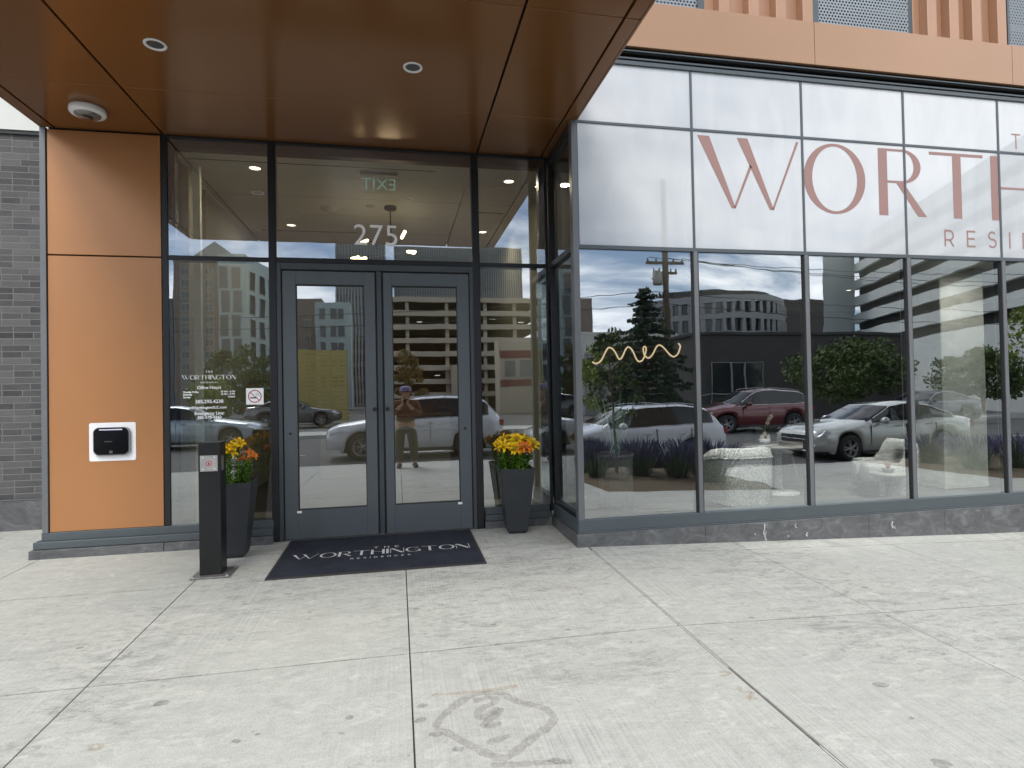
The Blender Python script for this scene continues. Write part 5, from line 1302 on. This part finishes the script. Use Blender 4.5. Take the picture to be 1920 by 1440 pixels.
# pale green modern block, front and long receding side
t, cx, cy = block('pale green grey block with tall paired windows', -18.3, -15.6, -62, -60, 16.6, 'greyg', 'apartment_block')
for r_ in range(6):
    z0 = 13.0-r_*2.55
    for xx in (-17.75, -16.55): win(t, cx, cy, xx-.40+(.15 if r_ % 2 else 0), xx+.40+(.15 if r_ % 2 else 0), z0, z0+2.25, -60, 'mullw', 'winref', 1, .05, .08)
t = thing('apartment_block', 'long receding wing of the pale green block', 'building', (-15.59, -60, 0)); t.rotation_euler = (0, 0, R(10.6)); t.location.x = -15.58
b = MB(); b.box(-.01-2, 0, -8.4, -.1, -1, 16.5); b.build('wall', 'greyg', t)
for r_ in range(6):
    for i in range(3):
        b = MB(); y0 = -.8-i*2.5; z0 = 12.9-r_*2.55; b.box(.0, .05, y0-1.5, y0, z0, z0+2.1); w_ = b.build('window', 'mullw', t)
        b = MB(); b.box(.05, .07, y0-1.35, y0-.15, z0+.12, z0+2.1); b.build('pane', 'winref', w_)
block('low grey block at the far left behind the tower', -50, -34.7, -99, -95, 17.3, 'gridw')
t, cx, cy = block('brown mid rise with few small windows', -16.0, -9.7, -80, -75, 14.4, 'brown')
for zz in range(5):
    win(t, cx, cy, -11.9, -11.2, 10.6-zz*2.0, 11.5-zz*2.0, -75, 'mullw', 'winref', 1, .05, .1)
t, cx, cy = block('small white green block with staggered square windows', -9.9, -5.6, -72, -70, 13.1, 'greyg')
for r_ in range(5):
    for i, xx in enumerate((-9.0, -7.7, -6.8)): win(t, cx, cy, xx-.30, xx+.30+(.1 if (r_+i) % 2 else 0), 11.0-r_*2.1, 12.3-r_*2.1, -70, 'mullw', 'winref', 1, .05, .07)
def gridtower(label, x0, x1, y, z1, nx, nz, dark='winref'):
    t, cx, cy = block(label, x0, x1, y-14, y, z1, 'gridw', 'glass_tower')
    b = MB()
    for i in range(nx+1): x = x0+(x1-x0)*i/nx-cx; b.box(x-.12, x+.12, y-cy+.03, y-cy+.3, -1, z1)
    b.build('vertical_fins', 'mullw', t)
    for j in range(nz):
        z = z1-.6-j*(z1/nz); b = MB(); b.box(x0-cx, x1-cx, y-cy+.02, y-cy+.1, z-(z1/nz)*.62, z); b.build('window_band', dark, t)
gridtower('dark glass tower with thin pale fins behind the parking garage', -.2, 16.2, -110, 30.4, 34, 14)
gridtower('grey gridded tower behind the garage, the highest one', 16.4, 25.6, -112, 31.2, 20, 15)
gridtower('blue grey glass tower between the white block and the garage', -9.4, -1.6, -92, 26.2, 16, 12)
# parking garage
t = thing('parking_garage', 'tan multi storey parking garage with open decks', 'building', (6, -48, 0))
zt = 10.3
for j in range(8):
    z = zt-j*1.25; b = MB(); b.box(-8.6, 7.6, -.1, .25, z-.48, z); b.build('spandrel', 'garage', t, .02)
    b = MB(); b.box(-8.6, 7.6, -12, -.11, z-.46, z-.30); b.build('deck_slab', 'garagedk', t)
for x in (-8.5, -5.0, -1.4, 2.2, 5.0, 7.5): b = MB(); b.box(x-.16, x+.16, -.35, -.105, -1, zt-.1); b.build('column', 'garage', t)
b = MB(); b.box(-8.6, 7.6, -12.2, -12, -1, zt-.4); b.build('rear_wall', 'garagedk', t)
b = MB(); b.box(-1.2, 1.0, .26, 1.4, -1, 4.0); b.build('stair_tower', 'garage', t, .02)
for x, z in ((-6.5, 9.55), (-3.8, 8.3), (-3.6, 5.0), (-2.2, 3.2), (3.2, 8.6), (6.0, 8.3)):
    b = MB(); b.box(x-.25, x+.25, -2.2, -2.0, z-.04, z+.02); b.build('deck_lamp', emis('deck_lamp_glow', (1, 1, .95), 1.4), t)
t, cx, cy = block('low shop with maroon bands below the garage', 8.0, 12.4, -42, -40, 5.6, 'garage', 'shop_building')
for z0 in (4.2, 1.9): b = MB(); b.box(8.1-cx, 12.3-cx, -40-cy, -40-cy+.06, z0, z0+.55); b.build('wall_band', 'maroon', t)
for xx in (8.9, 10.2, 11.5): win(t, cx, cy, xx-.45, xx+.45, 2.7, 4.0, -40, 'mullw', 'winref', 1)
# olive slat fence
t = thing('slatted_fence', 'tall olive wooden slat fence beyond the grey sedan', 'fence', (-4.6, -32, -.3))
b = MB()
for j in range(18): b.box(-1.7, 1.55, -.03, .0, .1+j*.25, .1+j*.25+.225)
b.build('slat_panel', 'slats', t)
for x in (-1.6, -.5, .5, 1.5): b = MB(); b.box(x-.05, x+.05, -.12, -.031, 0, 4.6); b.build('post', 'polew', t)
# right side: dark block building
t, cx, cy = block('dark single storey block building with a glazed shopfront door', 15.4, 28.8, -34, -24, 4.25, 'darkbr', 'shop_building')
b = MB(); b.box(15.3-cx, 28.9-cx, -34.1-cy, -23.9-cy, 4.25, 4.4); b.build('parapet_cap', 'trimk', t)
for a, c in ((16.35, 17.45), (17.5, 17.7+.55), (18.3, 19.4)): win(t, cx, cy, a, c-.03, -.1, 2.75, -24, 'office', 'winref', 1, .06, .03)
b = MB(); b.box(15.6-cx, 19.6-cx, -24-cy, -24-cy+.05, 1.05, 1.10); b.build('door_rail', 'mullw', t)
# low white building left of the conifer
t, cx, cy = block('low cream building with a garage door left of the conifer', 12.2, 19.5, -42, -34, 5.4, 'creamw', 'workshop_building')
b = MB(); b.box(12.6-cx, 14.0-cx, -34-cy, -34-cy+.05, -.9, 4.0); dr = b.build('garage_door', 'office', t)
for j in range(3): q = MB(); q.box(12.75-cx, 13.85-cx, -34-cy+.05, -34-cy+.07, 2.1+j*.6, 2.5+j*.6); q.build('door_window', 'winref', dr)
block('narrow beige stair tower above the low cream building', 20.6, 22.2, -64, -60, 12.2, 'brown', 'stair_tower')
# curved office
t = thing('curved_office_building', 'grey curved office building with two rows of square windows', 'building', (41, -74, 0))
def arc(u): a = R(62)*u; return (20.0*math.sin(a)*.58, -0+16*math.cos(a))
def band(z0, z1, off, mat, name, u0=-1.0, u1=1.0, n=26, par=None):
    b = MB(); vs = []
    for i in range(n+1):
        u = u0+(u1-u0)*i/n; x, y = arc(u); vs += [(x, y+off, z0), (x, y+off, z1), (x*.9, y+off-2, z1)]
    b.add(vs, [(i*3, i*3+1, (i+1)*3+1, (i+1)*3) for i in range(n)]+[(i*3+1, i*3+2, (i+1)*3+2, (i+1)*3+1) for i in range(n)]); return b.build(name, mat, par or t)
band(-1, 8.2, 0, 'office', 'wall_band'); band(9.7, 10.35, 0, 'office', 'wall_band'); band(11.7, 12.5, 0, 'office', 'wall_band')
band(8.15, 9.75, -.5, 'winref', 'window_band'); band(10.3, 11.75, -.5, 'winref', 'window_band')
for i in range(22):
    u = -.97+i*.0925; x, y = arc(u)
    b = MB(); b.box(x-.22, x+.22, y-.45, y-.02, 8.2, 9.7); b.box(x-.22, x+.22, y-.45, y-.02, 10.35, 11.7); b.build('pier', 'office', t)
band(12.5, 13.6, -3, 'officebr', 'penthouse_wall', -.6, .75)
block('brown windowless wing behind the curved office', 51.5, 66, -84, -70, 14.0, 'officebr')
# white parking structure, receding toward the right
t = thing('parking_structure', 'pale concrete parking structure with dark horizontal slots', 'building', (40.5, -45, 0))
A_ = Vector((3.5, 0, 0)); B_ = Vector((-6.5, 25, 0)); nn = Vector((-25, -10, 0)).normalized()   # facing the street
def slab(p, q, z0, z1, off, th, name, mat):
    b = MB(); a, c = p+nn*off, q+nn*off; a2, c2 = a-nn*th, c-nn*th
    b.add([(v.x, v.y, z) for z in (z0, z1) for v in (a, c, c2, a2)], [(0,1,2,3),(7,6,5,4),(0,4,5,1),(1,5,6,2),(2,6,7,3),(3,7,4,0)])
    return b.build(name, mat, t)
b = MB(); b.prism([(-.1,0),(3.4,0),(14,-14),(13,-14)], lambda p: (p[0],p[1],-1), lambda p: (p[0],p[1],14.0)); b.build('end_wall', 'parkw', t)
slots = [5.4, 7.05, 8.65, 10.3, 11.95, 13.6]; prev = -1
for z in slots+[15.6]:
    slab(A_, B_, prev, z-.38, .2, .4, 'parapet_band', 'parkw'); prev = z+.38
slab(A_, B_, -1, 15, -.35, .2, 'deck_shade_sheet', 'dark')  # near-black sheet stands in for the shade inside the decks

# ------------------------------------------------------------------ world, sun, camera
w = bpy.data.worlds.new('World'); sc.world = w; w.use_nodes = True; nt = w.node_tree; nt.nodes.clear()
N_ = nt.nodes.new; Lk = nt.links.new
SUN_EL, SUN_AZ = R(52), R(205)     # azimuth clockwise from +Y
sky = N_('ShaderNodeTexSky'); sky.sky_type = 'NISHITA'; sky.sun_disc = False; sky.sun_elevation = SUN_EL; sky.sun_rotation = SUN_AZ; sky.altitude = 1300; sky.air_density = 1.0; sky.dust_density = 1.2
tc = N_('ShaderNodeTexCoord'); sep = N_('ShaderNodeSeparateXYZ'); Lk(tc.outputs['Generated'], sep.inputs[0])
def wm(op, a, b_=None, c=None, cl=False):
    m = N_('ShaderNodeMath'); m.operation = op; m.use_clamp = cl
    for i, v in enumerate((a, b_, c)):
        if v is None: continue
        if isinstance(v, (int, float)): m.inputs[i].default_value = v
        else: Lk(v, m.inputs[i])
    return m.outputs[0]
zz = wm('ADD', wm('MAXIMUM', sep.outputs[2], 0.0), .16)
cmb = N_('ShaderNodeCombineXYZ'); Lk(wm('DIVIDE', sep.outputs[0], zz), cmb.inputs[0]); Lk(wm('DIVIDE', sep.outputs[1], zz), cmb.inputs[1]); cmb.inputs[2].default_value = 3.3
def wn(scale, det, rough, dist, off):
    mp = N_('ShaderNodeMapping'); mp.inputs['Location'].default_value = off; mp.inputs['Scale'].default_value = (.75, 1.1, 1); Lk(cmb.outputs[0], mp.inputs[0])
    n = N_('ShaderNodeTexNoise'); n.inputs['Scale'].default_value = scale; n.inputs['Detail'].default_value = det; n.inputs['Roughness'].default_value = rough; n.inputs['Distortion'].default_value = dist; Lk(mp.outputs[0], n.inputs[0]); return n.outputs['Fac']
n1 = wn(.85, 9, .58, .5, (3.1, 1.7, 0)); n2 = wn(1.6, 8, .6, .3, (9.1, -4, 2))
mr = N_('ShaderNodeMapRange'); mr.interpolation_type = 'SMOOTHSTEP'; Lk(n1, mr.inputs[0]); mr.inputs[1].default_value = .40; mr.inputs[2].default_value = .58
cr = N_('ShaderNodeValToRGB'); Lk(n2, cr.inputs[0]); e = cr.color_ramp.elements; e[0].position = .32; e[0].color = (.55, .60, .69, 1); e[1].position = .66; e[1].color = (1.0, 1.0, 1.0, 1)
bg1 = N_('ShaderNodeBackground'); Lk(sky.outputs[0], bg1.inputs[0]); bg1.inputs[1].default_value = .15
bg2 = N_('ShaderNodeBackground'); Lk(cr.outputs[0], bg2.inputs[0]); bg2.inputs[1].default_value = CLOUD
mx = N_('ShaderNodeMixShader'); Lk(mr.outputs[0], mx.inputs[0]); Lk(bg1.outputs[0], mx.inputs[1]); Lk(bg2.outputs[0], mx.inputs[2])
wo = N_('ShaderNodeOutputWorld'); Lk(mx.outputs[0], wo.inputs[0])
sl_ = bpy.data.lights.new('sun', 'SUN'); sl_.energy = SUNE; sl_.angle = R(22); sl_.color = (1, .96, .90)
so = bpy.data.objects.new('sun', sl_); COL.objects.link(so)
dv = Vector((math.sin(SUN_AZ)*math.cos(SUN_EL), math.cos(SUN_AZ)*math.cos(SUN_EL), math.sin(SUN_EL)))
so.rotation_euler = dv.to_track_quat('Z', 'Y').to_euler()
cam = bpy.data.cameras.new('camera'); co = bpy.data.objects.new('camera', cam); COL.objects.link(co); sc.camera = co
cam.sensor_width = 36; cam.lens = 36*1095/1920; cam.clip_start = .03; cam.clip_end = 1500
m3 = Matrix(((0.98108741, 0.01638081, -0.19287086), (-0.19257772, -0.01791876, -0.98111811), (-0.01952752, 0.99970525, -0.01442529)))
co.matrix_world = Matrix.Translation((0, -6, 1.40)) @ m3.to_4x4()
sc.view_settings.view_transform = 'Standard'; sc.view_settings.look = 'None'; sc.view_settings.exposure = 0; sc.view_settings.gamma = 1
sc.cycles.max_bounces = 6; sc.cycles.diffuse_bounces = 3; sc.cycles.glossy_bounces = 3; sc.cycles.transparent_max_bounces = 12; sc.cycles.sample_clamp_indirect = 5; sc.cycles.caustics_reflective = False; sc.cycles.caustics_refractive = False
sc.cycles.use_denoising = True; sc.cycles.use_adaptive_sampling = True; sc.cycles.adaptive_threshold = .02
for x_ in bpy.data.objects:
    if '_' in x_.keys(): del x_['_']
